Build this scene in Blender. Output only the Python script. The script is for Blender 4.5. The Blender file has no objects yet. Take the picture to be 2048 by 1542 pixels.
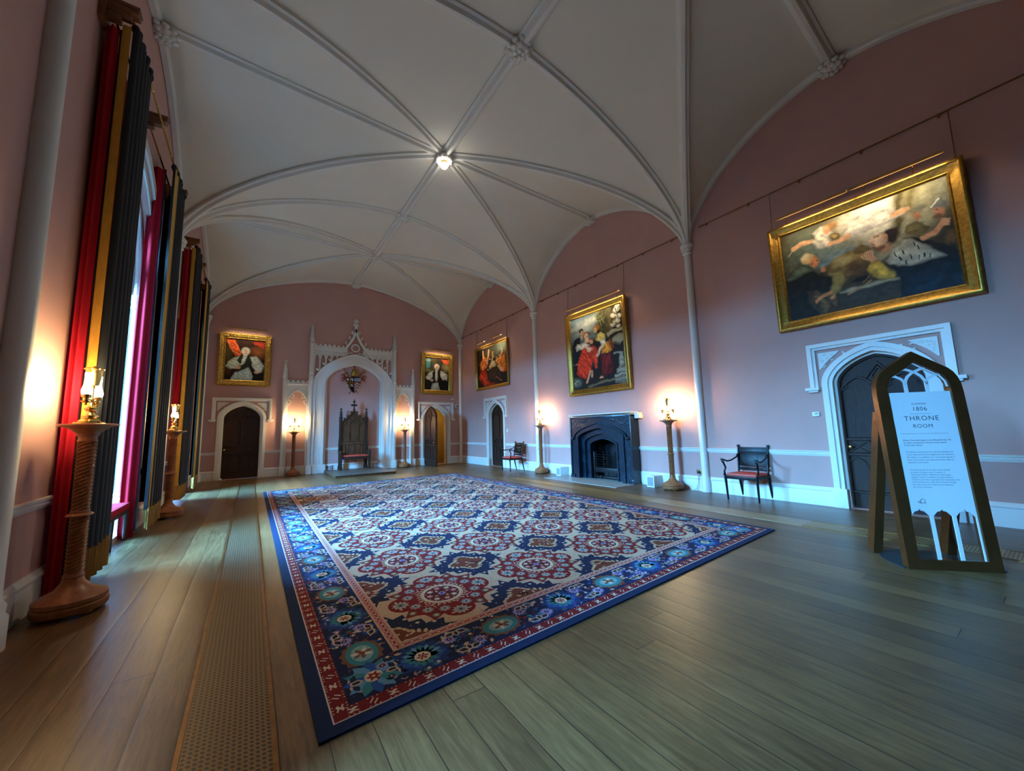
import bpy, bmesh, math, random
import numpy as np
from mathutils import Vector, Matrix
from mathutils.geometry import tessellate_polygon

PI = math.pi
random.seed(7)
scene = bpy.context.scene
col = scene.collection

# ------------------------------------------------------------------ camera
YAW, PITCH, ROLL, FOCAL = 0.5992, 0.1179, -0.0252, 763.15
fwd = Vector((math.sin(YAW) * math.cos(PITCH), math.cos(YAW) * math.cos(PITCH), math.sin(PITCH)))
rt = Vector((math.cos(YAW), -math.sin(YAW), 0))
up = rt.cross(fwd)
rt2 = math.cos(ROLL) * rt + math.sin(ROLL) * up
up2 = -math.sin(ROLL) * rt + math.cos(ROLL) * up
cd = bpy.data.cameras.new('camera')
cd.sensor_fit = 'HORIZONTAL'
cd.sensor_width = 36.0
cd.lens = FOCAL / 2048 * 36.0
cd.clip_start = 0.02
cam = bpy.data.objects.new('camera', cd)
col.objects.link(cam)
m = Matrix((rt2, up2, -fwd)).transposed().to_4x4()
m.translation = Vector((0, 0, 1.45))
cam.matrix_world = m
scene.camera = cam

# ------------------------------------------------------------------ world, daylight, exposure
w = bpy.data.worlds.new('sky')
scene.world = w
w.use_nodes = True
w.node_tree.nodes['Background'].inputs[0].default_value = (0.30, 0.58, 1.0, 1)
w.node_tree.nodes['Background'].inputs[1].default_value = 0.35
scene.view_settings.view_transform = 'Standard'
scene.view_settings.look = 'None'
scene.view_settings.gamma = 1.0
scene.view_settings.use_curve_mapping = False
scene.view_settings.exposure = 0.42
cy = scene.cycles
cy.use_denoising = True
cy.max_bounces = 7
cy.diffuse_bounces = 5
cy.glossy_bounces = 3
cy.transmission_bounces = 4
cy.transparent_max_bounces = 8
cy.sample_clamp_indirect = 6.0
cy.caustics_reflective = False
cy.caustics_refractive = False

XL, XR, YE, YB = -1.535, 8.451, 16.839, -1.4
XM = (XL + XR) / 2
WIN_Y = (7.25, 13.05, 1.35)          # window centres on the left wall
DAYLIGHT_W, DAY_COL = 245000.0, (0.13, 0.49, 1.0)
LAMP_E, LAMP_COL = 240.0, (1.0, 0.74, 0.38)
PIC_W, PIC_COL = 5.0, (1.0, 0.80, 0.52)
BOSS_W = 300.0


def daylight(power):
    """the band of sky above the trees that the windows look out on"""
    l = bpy.data.lights.new('daylight', 'AREA')
    l.shape = 'RECTANGLE'
    l.size, l.size_y = 8.0, 29.0
    l.energy = power
    l.color = DAY_COL
    o = bpy.data.objects.new('daylight', l)
    col.objects.link(o)
    o.location = (-18.0, 11.0, 9.5)
    o.rotation_euler = (0, math.radians(-68), 0)
    o['kind'] = 'helper'


daylight(DAYLIGHT_W)


# ------------------------------------------------------------------ helpers
def S(r, g, b):
    f = lambda c: (c / 255 / 12.92) if c / 255 <= 0.04045 else ((c / 255 + 0.055) / 1.055) ** 2.4
    return (f(r), f(g), f(b))


class MB:
    """collects shapes into one mesh"""

    def __init__(self):
        self.bm = bmesh.new()

    def add(self, verts, faces, M=None):
        vs = [self.bm.verts.new(M @ Vector(v) if M else Vector(v)) for v in verts]
        for f in faces:
            try:
                self.bm.faces.new([vs[i] for i in f])
            except ValueError:
                pass
        return self

    def box(self, cx, cy_, cz, sx, sy, sz, bev=0.0, M=None):
        T = Matrix.Translation((cx, cy_, cz)) @ Matrix.Diagonal((sx, sy, sz, 1))
        if M:
            T = M @ T
        r = bmesh.ops.create_cube(self.bm, size=1, matrix=T)
        if bev > 0:
            es = list({e for v in r['verts'] for e in v.link_edges})
            bmesh.ops.bevel(self.bm, geom=es, offset=bev, segments=2, affect='EDGES', profile=0.6)
        return self

    def bb(self, x0, x1, y0, y1, z0, z1, bev=0.0, M=None):
        return self.box((x0 + x1) / 2, (y0 + y1) / 2, (z0 + z1) / 2, abs(x1 - x0), abs(y1 - y0), abs(z1 - z0), bev, M)

    def lathe(self, prof, seg=24, c=(0, 0, 0), M=None, twist=None):
        vs, fs = [], []
        n = len(prof)
        for i, (r, z) in enumerate(prof):
            for k in range(seg):
                a = 2 * PI * k / seg
                rr = max(r, 1e-4)
                if twist:
                    rr += twist(a, z)
                vs.append((c[0] + rr * math.cos(a), c[1] + rr * math.sin(a), c[2] + z))
        for i in range(n - 1):
            for k in range(seg):
                k2 = (k + 1) % seg
                fs.append((i * seg + k, i * seg + k2, (i + 1) * seg + k2, (i + 1) * seg + k))
        fs.append(tuple(range(seg))[::-1])
        fs.append(tuple((n - 1) * seg + k for k in range(seg)))
        return self.add(vs, fs, M)

    def sweep(self, path, prof, upv=(0, 0, 1), closed=False, cap=True, scales=None, M=None):
        """profile (a,b) swept along path; a runs along side = dir x up, b along up; upv may be a list"""
        P = [Vector(p) for p in path]
        n, k = len(P), len(prof)
        vs, fs = [], []
        for i in range(n):
            if closed:
                d = (P[(i + 1) % n] - P[i - 1])
            else:
                d = P[min(i + 1, n - 1)] - P[max(i - 1, 0)]
            d.normalize()
            u = Vector(upv[i]) if isinstance(upv, list) else Vector(upv)
            s = d.cross(u)
            if s.length < 1e-5:
                s = d.cross(Vector((1, 0.01, 0)))
            s.normalize()
            u = s.cross(d).normalized()
            sc = scales[i] if scales else 1.0
            # mitre
            mf = 1.0
            if 0 < i < n - 1 or closed:
                d1 = (P[i] - P[i - 1]).normalized()
                mf = 1.0 / max(0.5, d1.dot(d))
            for a, b in prof:
                vs.append(P[i] + s * a * sc * mf + u * b * sc)
        rng = n if closed else n - 1
        for i in range(rng):
            j = (i + 1) % n
            for q in range(k):
                q2 = (q + 1) % k
                fs.append((i * k + q, i * k + q2, j * k + q2, j * k + q))
        if cap and not closed:
            fs.append(tuple(range(k))[::-1])
            fs.append(tuple((n - 1) * k + q for q in range(k)))
        return self.add(vs, fs, M)

    def tube(self, path, r, seg=8, closed=False, M=None, upv=None):
        rs = r if isinstance(r, (list, tuple)) else [r] * len(path)
        prof = [(math.cos(2 * PI * q / seg), math.sin(2 * PI * q / seg)) for q in range(seg)]
        if upv is None:
            d = Vector(path[-1]) - Vector(path[0])
            upv = (0.13, 0.31, 0.94) if abs(d.z) < d.length * 0.8 else (0.9, 0.4, 0.1)
        return self.sweep(path, prof, upv, closed, True, list(rs), M)

    def ball(self, c, r, seg=12, rings=8, M=None):
        rx, ry, rz = r if isinstance(r, (list, tuple)) else (r, r, r)
        T = Matrix.Translation(c) @ Matrix.Diagonal((rx, ry, rz, 1))
        if M:
            T = M @ T
        bmesh.ops.create_uvsphere(self.bm, u_segments=seg, v_segments=rings, radius=1, matrix=T)
        return self

    def plate(self, loops, y0, y1, M=None):
        """loops of (x,z) points, first outer then holes, extruded from y0 to y1"""
        tri = tessellate_polygon([[Vector((p[0], p[1], 0)) for p in lp] for lp in loops])
        flat = [p for lp in loops for p in lp]
        n = len(flat)
        vs = [(p[0], y0, p[1]) for p in flat] + [(p[0], y1, p[1]) for p in flat]
        fs = [tuple(t) for t in tri] + [tuple(i + n for i in t)[::-1] for t in tri]
        o = 0
        for lp in loops:
            k = len(lp)
            for i in range(k):
                j = (i + 1) % k
                fs.append((o + i, o + j, o + j + n, o + i + n))
            o += k
        return self.add(vs, fs, M)

    def build(self, name, mt, parent=None, angle=38, loc=None, recalc=True):
        bm = self.bm
        if recalc:
            bmesh.ops.recalc_face_normals(bm, faces=bm.faces[:])
        me = bpy.data.meshes.new(name)
        bm.to_mesh(me)
        bm.free()
        me.materials.append(mt)
        if angle:
            me.polygons.foreach_set('use_smooth', [True] * len(me.polygons))
            me.set_sharp_from_angle(angle=math.radians(angle))
        o = bpy.data.objects.new(name, me)
        col.objects.link(o)
        if parent:
            o.parent = parent
        if loc:
            o.location = loc
        return o


def tag(o, label=None, cat=None, group=None, kind=None):
    for k, v in (('label', label), ('category', cat), ('group', group), ('kind', kind)):
        if v:
            o[k] = v
    return o


def thing(name, label, cat, loc=(0, 0, 0), rz=0, group=None, kind=None):
    o = bpy.data.objects.new(name, None)
    o.empty_display_size = 0.1
    col.objects.link(o)
    o.location = loc
    o.rotation_euler = (0, 0, rz)
    return tag(o, label, cat, group, kind)


def struct(name, mb, mt, parent=None, angle=38):
    o = mb.build(name, mt, parent, angle)
    if parent is None:
        o['kind'] = 'structure'
    return o


def dup(root, loc, rz, label, group=None, name=None):
    r = root.copy()
    col.objects.link(r)
    r.location = loc
    r.rotation_euler = (0, 0, rz)
    r['label'] = label
    if group:
        r['group'] = group
    for ch in list(root.children):
        c = ch.copy()
        col.objects.link(c)
        c.parent = r
        for g in list(ch.children):
            d = g.copy()
            col.objects.link(d)
            d.parent = c
    return r


# ------------------------------------------------------------------ materials
def mat(name, c, rough=0.5, metal=0.0, var=0.0, scale=4.0, bump=0.0, bscale=40.0, stretch=None, emit=None, estr=0.0, spec=None, coat=0.0, sheen=0.0):
    mt = bpy.data.materials.new(name)
    mt.use_nodes = True
    nt = mt.node_tree
    b = nt.nodes['Principled BSDF']
    b.inputs['Base Color'].default_value = (*c, 1)
    b.inputs['Roughness'].default_value = rough
    b.inputs['Metallic'].default_value = metal
    if spec is not None:
        b.inputs['Specular IOR Level'].default_value = spec
    if coat:
        b.inputs['Coat Weight'].default_value = coat
        b.inputs['Coat Roughness'].default_value = 0.15
    if sheen:
        b.inputs['Sheen Weight'].default_value = sheen
    if emit:
        b.inputs['Emission Color'].default_value = (*emit, 1)
        b.inputs['Emission Strength'].default_value = estr
    if var or bump:
        tc = nt.nodes.new('ShaderNodeTexCoord')
        mp = nt.nodes.new('ShaderNodeMapping')
        if stretch:
            mp.inputs['Scale'].default_value = stretch
        nt.links.new(tc.outputs['Object'], mp.inputs['Vector'])
    if var:
        nz = nt.nodes.new('ShaderNodeTexNoise')
        nz.inputs['Scale'].default_value = scale
        nz.inputs['Detail'].default_value = 5
        nt.links.new(mp.outputs['Vector'], nz.inputs['Vector'])
        rp = nt.nodes.new('ShaderNodeValToRGB')
        rp.color_ramp.elements[0].position = 0.3
        rp.color_ramp.elements[1].position = 0.7
        rp.color_ramp.elements[0].color = (*[x * (1 - var) for x in c], 1)
        rp.color_ramp.elements[1].color = (*[min(1, x * (1 + var)) for x in c], 1)
        nt.links.new(nz.outputs['Fac'], rp.inputs['Fac'])
        nt.links.new(rp.outputs['Color'], b.inputs['Base Color'])
    if bump:
        n2 = nt.nodes.new('ShaderNodeTexNoise')
        n2.inputs['Scale'].default_value = bscale
        n2.inputs['Detail'].default_value = 4
        nt.links.new(mp.outputs['Vector'], n2.inputs['Vector'])
        bp = nt.nodes.new('ShaderNodeBump')
        bp.inputs['Strength'].default_value = bump
        bp.inputs['Distance'].default_value = 0.01
        nt.links.new(n2.outputs['Fac'], bp.inputs['Height'])
        nt.links.new(bp.outputs['Normal'], b.inputs['Normal'])
    return mt


M = {}
M['pink'] = mat('pink_plaster', (0.53, 0.30, 0.255), 0.75, var=0.04, scale=1.3, bump=0.05, bscale=25)
M['white'] = mat('white_paint', (0.70, 0.68, 0.62), 0.4, var=0.03, scale=3)
M['vault'] = mat('vault_plaster', (0.66, 0.61, 0.50), 0.85, var=0.03, scale=1.0, bump=0.08, bscale=12)
M['rib'] = mat('rib_paint', (0.66, 0.63, 0.56), 0.6, var=0.03, scale=3)
M['oak'] = mat('dark_oak', (0.034, 0.014, 0.008), 0.5, spec=0.22, var=0.45, scale=6, stretch=(6, 6, 0.7), bump=0.25, bscale=30)
M['oak2'] = mat('brown_oak', (0.095, 0.038, 0.016), 0.48, spec=0.22, var=0.4, scale=5, stretch=(6, 6, 0.8), bump=0.2, bscale=30)
M['turned'] = mat('turned_oak', (0.31, 0.105, 0.036), 0.36, var=0.25, scale=8, stretch=(3, 3, 1), bump=0.1)
M['black'] = mat('black_lacquer', (0.002, 0.0025, 0.0035), 0.38, spec=0.22, var=0.2, scale=10)
M['redseat'] = mat('red_leather', (0.56, 0.06, 0.032), 0.55, var=0.12, scale=9, bump=0.1)
M['brass'] = mat('polished_brass', (0.72, 0.49, 0.15), 0.22, 1.0, var=0.1, scale=12)
M['dbrass'] = mat('aged_brass', (0.22, 0.11, 0.035), 0.4, 0.9, var=0.2, scale=12)
M['brassbar'] = mat('satin_brass', (0.42, 0.24, 0.085), 0.45, 0.6, var=0.1, scale=8)
M['gold'] = mat('gilt', (0.40, 0.225, 0.042), 0.36, 0.92, var=0.3, scale=22, bump=0.3, bscale=35)
M['goldcarved'] = mat('carved_gilt', (0.50, 0.31, 0.065), 0.34, 0.9, var=0.45, scale=24, bump=1.0, bscale=30)
M['stone'] = mat('dark_marble', (0.004, 0.013, 0.022), 0.22, var=0.6, scale=7, bump=0.12, bscale=18)
M['iron'] = mat('cast_iron', (0.004, 0.0045, 0.0055), 0.36, 0.4, var=0.3, scale=14, bump=0.2)
M['slab'] = mat('hearth_slate', (0.27, 0.28, 0.24), 0.35, var=0.25, scale=5, stretch=(1, 4, 1))
M['dais'] = mat('dais_boards', (0.085, 0.070, 0.052), 0.4, var=0.3, scale=5, stretch=(1, 8, 1))
M['navy'] = mat('navy_velvet', (0.0018, 0.0042, 0.008), 0.75, var=0.25, scale=3, stretch=(3, 3, 0.2), sheen=0.04)
M['red'] = mat('red_damask', (0.40, 0.008, 0.022), 0.85, var=0.1, scale=3, stretch=(3, 3, 0.2), spec=0.15)
M['goldcloth'] = mat('gold_braid', (0.56, 0.30, 0.03), 0.55, var=0.15, scale=12, stretch=(2, 2, 0.6))
M['fringe'] = mat('bullion_fringe', (0.40, 0.21, 0.04), 0.6, var=0.35, scale=26, stretch=(3, 3, 0.15))
M['dwood'] = mat('rosewood', (0.16, 0.055, 0.02), 0.4, var=0.3, scale=8)
M['plastic'] = mat('white_plastic', (0.72, 0.73, 0.71), 0.4)
M['grey'] = mat('grey_mesh', (0.25, 0.27, 0.28), 0.6)
M['dark'] = mat('dark_plastic', (0.012, 0.012, 0.014), 0.35)
M['bronze'] = mat('bronze_paint', (0.15, 0.062, 0.020), 0.30, 0.7, var=0.15, scale=5)
M['base'] = mat('grey_steel', (0.035, 0.042, 0.045), 0.4, 0.3)
M['print'] = mat('sign_white', (0.68, 0.71, 0.72), 0.45)
M['ink'] = mat('grey_ink', (0.045, 0.06, 0.07), 0.6)
M['chimney'] = mat('lit_glass', (0.9, 0.85, 0.75), 0.3, emit=LAMP_COL, estr=LAMP_E)
M['bulb'] = mat('lit_bulb', (0.9, 0.9, 0.9), 0.3, emit=(1.0, 0.95, 0.84), estr=40.0)
M['tube'] = mat('lit_tube', (0.9, 0.9, 0.9), 0.3, emit=PIC_COL, estr=8.0)
M['corr'] = mat('ochre_panelling', (0.42, 0.29, 0.07), 0.5, var=0.08, scale=3)


def glass_mat(name, tint, fac=0.08):
    mt = bpy.data.materials.new(name)
    mt.use_nodes = True
    nt = mt.node_tree
    nt.nodes.clear()
    o = nt.nodes.new('ShaderNodeOutputMaterial')
    t = nt.nodes.new('ShaderNodeBsdfTransparent')
    t.inputs[0].default_value = (*tint, 1)
    g = nt.nodes.new('ShaderNodeBsdfGlossy')
    g.inputs['Roughness'].default_value = 0.03
    mx = nt.nodes.new('ShaderNodeMixShader')
    mx.inputs[0].default_value = fac
    nt.links.new(t.outputs[0], mx.inputs[1])
    nt.links.new(g.outputs[0], mx.inputs[2])
    nt.links.new(mx.outputs[0], o.inputs[0])
    return mt


M['glass'] = glass_mat('window_glass', (0.96, 0.98, 1.0))
M['pane'] = glass_mat('sign_glass', (0.90, 0.95, 0.97), 0.06)


def paint_mat(name, rough=0.4, coat=0.0, bump=0.0):
    mt = bpy.data.materials.new(name)
    mt.use_nodes = True
    nt = mt.node_tree
    b = nt.nodes['Principled BSDF']
    b.inputs['Roughness'].default_value = rough
    b.inputs['Specular IOR Level'].default_value = 0.2
    if coat:
        b.inputs['Coat Weight'].default_value = coat
    a = nt.nodes.new('ShaderNodeAttribute')
    a.attribute_name = 'Col'
    tc = nt.nodes.new('ShaderNodeTexCoord')
    nz = nt.nodes.new('ShaderNodeTexNoise')
    nz.inputs['Scale'].default_value = 60 if bump == 0 else 140
    nz.inputs['Detail'].default_value = 3
    nt.links.new(tc.outputs['Object'], nz.inputs['Vector'])
    mr = nt.nodes.new('ShaderNodeMapRange')
    mr.inputs['From Min'].default_value = 0.25
    mr.inputs['From Max'].default_value = 0.75
    mr.inputs['To Min'].default_value = 0.82 if bump == 0 else 0.62
    mr.inputs['To Max'].default_value = 1.14 if bump == 0 else 1.3
    nt.links.new(nz.outputs['Fac'], mr.inputs['Value'])
    mx = nt.nodes.new('ShaderNodeMix')
    mx.data_type = 'RGBA'
    mx.blend_type = 'MULTIPLY'
    mx.inputs[0].default_value = 1.0
    nt.links.new(a.outputs['Color'], mx.inputs[6])
    nt.links.new(mr.outputs['Result'], mx.inputs[7])
    nt.links.new(mx.outputs[2], b.inputs['Base Color'])
    if bump:
        bp = nt.nodes.new('ShaderNodeBump')
        bp.inputs['Strength'].default_value = bump
        bp.inputs['Distance'].default_value = 0.004
        nt.links.new(nz.outputs['Fac'], bp.inputs['Height'])
        nt.links.new(bp.outputs['Normal'], b.inputs['Normal'])
    return mt


M['oil'] = paint_mat('oil_paint', 0.55, 0.0)
M['wool'] = paint_mat('woven_wool', 0.9, 0, 0.5)


def floor_mat():
    mt = bpy.data.materials.new('oak_floorboards')
    mt.use_nodes = True
    nt = mt.node_tree
    N, L = nt.nodes, nt.links
    b = N['Principled BSDF']

    def math_(op, a, c=None):
        n = N.new('ShaderNodeMath')
        n.operation = op
        for i, v in enumerate((a, c)):
            if v is None:
                continue
            if isinstance(v, (int, float)):
                n.inputs[i].default_value = v
            else:
                L.new(v, n.inputs[i])
        return n.outputs[0]

    geo = N.new('ShaderNodeNewGeometry')
    sep = N.new('ShaderNodeSeparateXYZ')
    L.new(geo.outputs['Position'], sep.inputs[0])
    # gentle wander of the joints
    wz = N.new('ShaderNodeTexNoise')
    wz.inputs['Scale'].default_value = 0.9
    L.new(geo.outputs['Position'], wz.inputs['Vector'])
    xw = math_('ADD', sep.outputs[0], math_('MULTIPLY', math_('SUBTRACT', wz.outputs['Fac'], 0.5), 0.03))
    px = math_('DIVIDE', math_('ADD', xw, 5.028), 0.2)
    idx = math_('FLOOR', px)
    fx = math_('FRACT', px)
    wn = N.new('ShaderNodeTexWhiteNoise')
    wn.noise_dimensions = '1D'
    L.new(idx, wn.inputs['W'])
    py = math_('ADD', math_('DIVIDE', sep.outputs[1], 9.0), math_('MULTIPLY', wn.outputs['Value'], 7.3))
    idy = math_('FLOOR', py)
    fy = math_('FRACT', py)
    w2 = N.new('ShaderNodeTexWhiteNoise')
    w2.noise_dimensions = '2D'
    cb = N.new('ShaderNodeCombineXYZ')
    L.new(idx, cb.inputs[0])
    L.new(idy, cb.inputs[1])
    L.new(cb.outputs[0], w2.inputs['Vector'])
    # grain
    mp = N.new('ShaderNodeMapping')
    mp.inputs['Scale'].default_value = (26, 2.2, 1)
    ad = N.new('ShaderNodeVectorMath')
    ad.operation = 'ADD'
    L.new(geo.outputs['Position'], ad.inputs[0])
    L.new(w2.outputs['Color'], ad.inputs[1])
    L.new(ad.outputs[0], mp.inputs['Vector'])
    g1 = N.new('ShaderNodeTexNoise')
    g1.inputs['Scale'].default_value = 1.6
    g1.inputs['Detail'].default_value = 8
    g1.inputs['Roughness'].default_value = 0.68
    g1.inputs['Distortion'].default_value = 0.6
    L.new(mp.outputs[0], g1.inputs['Vector'])
    g2 = N.new('ShaderNodeTexNoise')
    g2.inputs['Scale'].default_value = 1.1
    g2.inputs['Detail'].default_value = 3
    L.new(geo.outputs['Position'], g2.inputs['Vector'])
    mix = math_('ADD', math_('MULTIPLY', g1.outputs['Fac'], 0.72), math_('MULTIPLY', w2.outputs['Value'], 0.14))
    mix = math_('ADD', mix, math_('MULTIPLY', g2.outputs['Fac'], 0.26))
    rp = N.new('ShaderNodeValToRGB')
    e = rp.color_ramp.elements
    e[0].position, e[0].color = 0.30, (0.036, 0.020, 0.009, 1)
    e[1].position, e[1].color = 0.74, (0.225, 0.120, 0.043, 1)
    e.new(0.52).color = (0.115, 0.060, 0.022, 1)
    L.new(mix, rp.inputs['Fac'])
    # joints
    dx = math_('ABSOLUTE', math_('SUBTRACT', fx, 0.5))
    dy = math_('ABSOLUTE', math_('SUBTRACT', fy, 0.5))
    gap = math_('MAXIMUM', math_('GREATER_THAN', dx, 0.488), math_('GREATER_THAN', dy, 0.4997))
    mx = N.new('ShaderNodeMix')
    mx.data_type = 'RGBA'
    L.new(gap, mx.inputs[0])
    L.new(rp.outputs['Color'], mx.inputs[6])
    mx.inputs[7].default_value = (0.012, 0.010, 0.009, 1)
    L.new(mx.outputs[2], b.inputs['Base Color'])
    rr = math_('ADD', math_('MULTIPLY', g1.outputs['Fac'], 0.25), 0.25)
    L.new(rr, b.inputs['Roughness'])
    hb = math_('SUBTRACT', math_('MULTIPLY', g1.outputs['Fac'], 0.35), gap)
    # worn edges of each board
    hb = math_('ADD', hb, math_('MULTIPLY', math_('POWER', math_('MULTIPLY', dx, 2.0), 6.0), -0.5))
    bp = N.new('ShaderNodeBump')
    bp.inputs['Strength'].default_value = 0.45
    bp.inputs['Distance'].default_value = 0.006
    L.new(hb, bp.inputs['Height'])
    L.new(bp.outputs['Normal'], b.inputs['Normal'])
    return mt


M['floor'] = floor_mat()


def grate_mat(metal):
    mt = bpy.data.materials.new('pierced_brass')
    mt.use_nodes = True
    nt = mt.node_tree
    N, L = nt.nodes, nt.links
    b = N['Principled BSDF']
    geo = N.new('ShaderNodeNewGeometry')
    mp = N.new('ShaderNodeMapping')
    mp.inputs['Rotation'].default_value = (0, 0, math.radians(45))
    mp.inputs['Scale'].default_value = (1, 1, 1)
    L.new(geo.outputs['Position'], mp.inputs['Vector'])
    sep = N.new('ShaderNodeSeparateXYZ')
    L.new(geo.outputs['Position'], sep.inputs[0])

    def math_(op, a, c=None):
        n = N.new('ShaderNodeMath')
        n.operation = op
        for i, v in enumerate((a, c)):
            if v is None:
                continue
            if isinstance(v, (int, float)):
                n.inputs[i].default_value = v
            else:
                L.new(v, n.inputs[i])
        return n.outputs[0]

    P = 0.0235
    fx = math_('FRACT', math_('DIVIDE', math_('ADD', sep.outputs[0], 10), P))
    fy = math_('FRACT', math_('DIVIDE', math_('ADD', sep.outputs[1], 10), P * 1.25))
    # slanted lozenge holes
    sk = math_('ADD', math_('SUBTRACT', fx, 0.5), math_('MULTIPLY', math_('SUBTRACT', fy, 0.5), 0.45))
    hx = math_('LESS_THAN', math_('ABSOLUTE', sk), 0.30)
    hy = math_('LESS_THAN', math_('ABSOLUTE', math_('SUBTRACT', fy, 0.5)), 0.30)
    hole = math_('MULTIPLY', hx, hy)
    mx = N.new('ShaderNodeMix')
    mx.data_type = 'RGBA'
    L.new(hole, mx.inputs[0])
    mx.inputs[6].default_value = (*metal, 1)
    mx.inputs[7].default_value = (0.006, 0.004, 0.003, 1)
    L.new(mx.outputs[2], b.inputs['Base Color'])
    L.new(math_('MULTIPLY', math_('SUBTRACT', 1.0, hole), 0.6), b.inputs['Metallic'])
    b.inputs['Roughness'].default_value = 0.42
    bp = N.new('ShaderNodeBump')
    bp.inputs['Strength'].default_value = 0.6
    bp.inputs['Distance'].default_value = 0.006
    L.new(math_('SUBTRACT', 1.0, hole), bp.inputs['Height'])
    L.new(bp.outputs['Normal'], b.inputs['Normal'])
    return mt


M['grate'] = grate_mat((0.20, 0.118, 0.040))
M['grate2'] = grate_mat((0.50, 0.31, 0.10))
M['gratewood'] = mat('pale_board', (0.30, 0.185, 0.078), 0.35, var=0.25, scale=5, stretch=(8, 0.6, 1))


def arch(hw, zs, za, n=12, cx=0.0, k=0.25):
    """depressed pointed arch from the left spring to the right spring"""
    L = []
    for i in range(n + 1):
        t = PI / 2 * i / n
        d = 1 - math.cos(t)
        L.append((cx - hw * (1 - d), zs + (za - zs) * ((1 - k) * math.sin(t) + k * d)))
    return L + [(2 * cx - x, z) for x, z in L[-2::-1]]


def door_loop(hw, zs, za, z0=0.0, n=12, cx=0.0, k=0.25):
    return [(cx - hw, z0)] + arch(hw, zs, za, n, cx, k) + [(cx + hw, z0)]


def RW(u, wd, z):            # right wall: u = world y, wd = out of the wall
    return (XR - wd, u, z)
# ------------------------------------------------------------------ the room
Z0, ZR = 5.72, 7.93
YCL = [-1.4, 1.42, 4.43, 7.40, 10.45, 13.45, YE]      # left wall: column, apex, column, ...
YCR = [-1.4, 1.78, 4.77, 7.76, 10.78, 13.75, YE]      # right wall
YCM = [-1.4, 1.60, 4.60, 7.65, 10.63, 13.58, YE]      # ridge


def gprof(s, n=1.72):
    s = min(max(s, 0.0), 1.0)
    return (1 - (1 - s) ** n) ** (1 / n)


def vpt(side, kc, ka, p, q):
    """vault point; p runs along the wall from the column kc to the apex ka, q from the wall to the ridge"""
    Yw = YCL if side < 0 else YCR
    xw = XL if side < 0 else XR
    yw = Yw[kc] + (Yw[ka] - Yw[kc]) * p
    ym = YCM[kc] + (YCM[ka] - YCM[kc]) * p
    return Vector((xw + (XM - xw) * q, yw + (ym - yw) * q, Z0 + (ZR - Z0) * gprof(max(p, q))))


b = MB()
b.bb(XL - 0.7, XR + 0.35, YB - 0.1, YE + 2.6, -0.06, 0.0)
struct('floor', b, M['floor'])

vb = MB()
NV = 22
tt = [1 - math.cos(PI / 2 * i / NV) for i in range(NV + 1)]
for side in (-1, 1):
    for kc, ka in ((0, 1), (2, 1), (2, 3), (4, 3), (4, 5), (6, 5)):
        vs, fs = [], []
        for p in tt:
            for q in tt:
                v = vpt(side, kc, ka, p, q)
                if q == 0:
                    v.x += side * 0.02
                vs.append(v)
        n = NV + 1
        for i in range(NV):
            for j in range(NV):
                fs.append((i * n + j, (i + 1) * n + j, (i + 1) * n + j + 1, i * n + j + 1))
        vb.add(vs, fs)
bmesh.ops.remove_doubles(vb.bm, verts=vb.bm.verts[:], dist=0.0005)
ceil_ = struct('ceiling', vb, M['vault'], angle=25)

RIB = [(-.105, .02), (-.105, -.035), (-.085, -.045), (-.055, -.05), (-.045, -.085), (-.03, -.115), (.03, -.115), (.045, -.085), (.055, -.05), (.085, -.045), (.105, -.035), (.105, .02)]
RIBW = [(-.06, .03), (-.06, -.05), (-.035, -.075), (.03, -.075), (.05, -.05), (.06, .03)]


def vnormal(side, path):
    ups = []
    for i, p in enumerate(path):
        d = path[min(i + 1, len(path) - 1)] - path[max(i - 1, 0)]
        s = d.cross(Vector((0, 0, 1)))
        if s.length < 1e-6:
            s = Vector((1, 0, 0))
        u = s.cross(d).normalized()
        ups.append(u)
    return ups


def rib(path, prof=RIB, sc=1.0):
    mb = MB()
    mb.sweep(path, prof, vnormal(0, path), scales=[sc] * len(path))
    return mb


ts = [1 - math.cos(PI / 2 * i / 24) for i in range(25)]
for side in (-1, 1):
    for kc, ka in ((2, 1), (2, 3), (4, 3), (4, 5), (6, 5), (0, 1)):
        struct('diagonal_rib', rib([vpt(side, kc, ka, t, t) for t in ts], sc=0.92), M['rib'], ceil_)
        pth = [vpt(side, kc, ka, t, 0) for t in ts]
        for v in pth:
            v.x -= side * 0.05
        struct('wall_rib', rib(pth, RIBW, 1.2), M['rib'], ceil_)
    for kc in (2, 4, 6):
        pth = [vpt(side, kc, kc - 1, 0, t) for t in ts]
        if kc == 6:
            for v in pth:
                v.y -= 0.06
        struct('transverse_rib', rib(pth, RIBW if kc == 6 else RIB, 1.3 if kc == 6 else 0.95), M['rib'], ceil_)
    for ka in (1, 3, 5):
        struct('ridge_rib', rib([vpt(side, ka - 1, ka, 1, t) for t in (0.0, 0.25, 0.5, 0.75, 1.0)], sc=0.95), M['rib'], ceil_)
struct('ridge_rib', rib([Vector((XM, y, ZR)) for y in (YB, 2.0, 5.0, 8.0, 11.0, 14.0, YE)], sc=1.12), M['rib'], ceil_)


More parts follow.
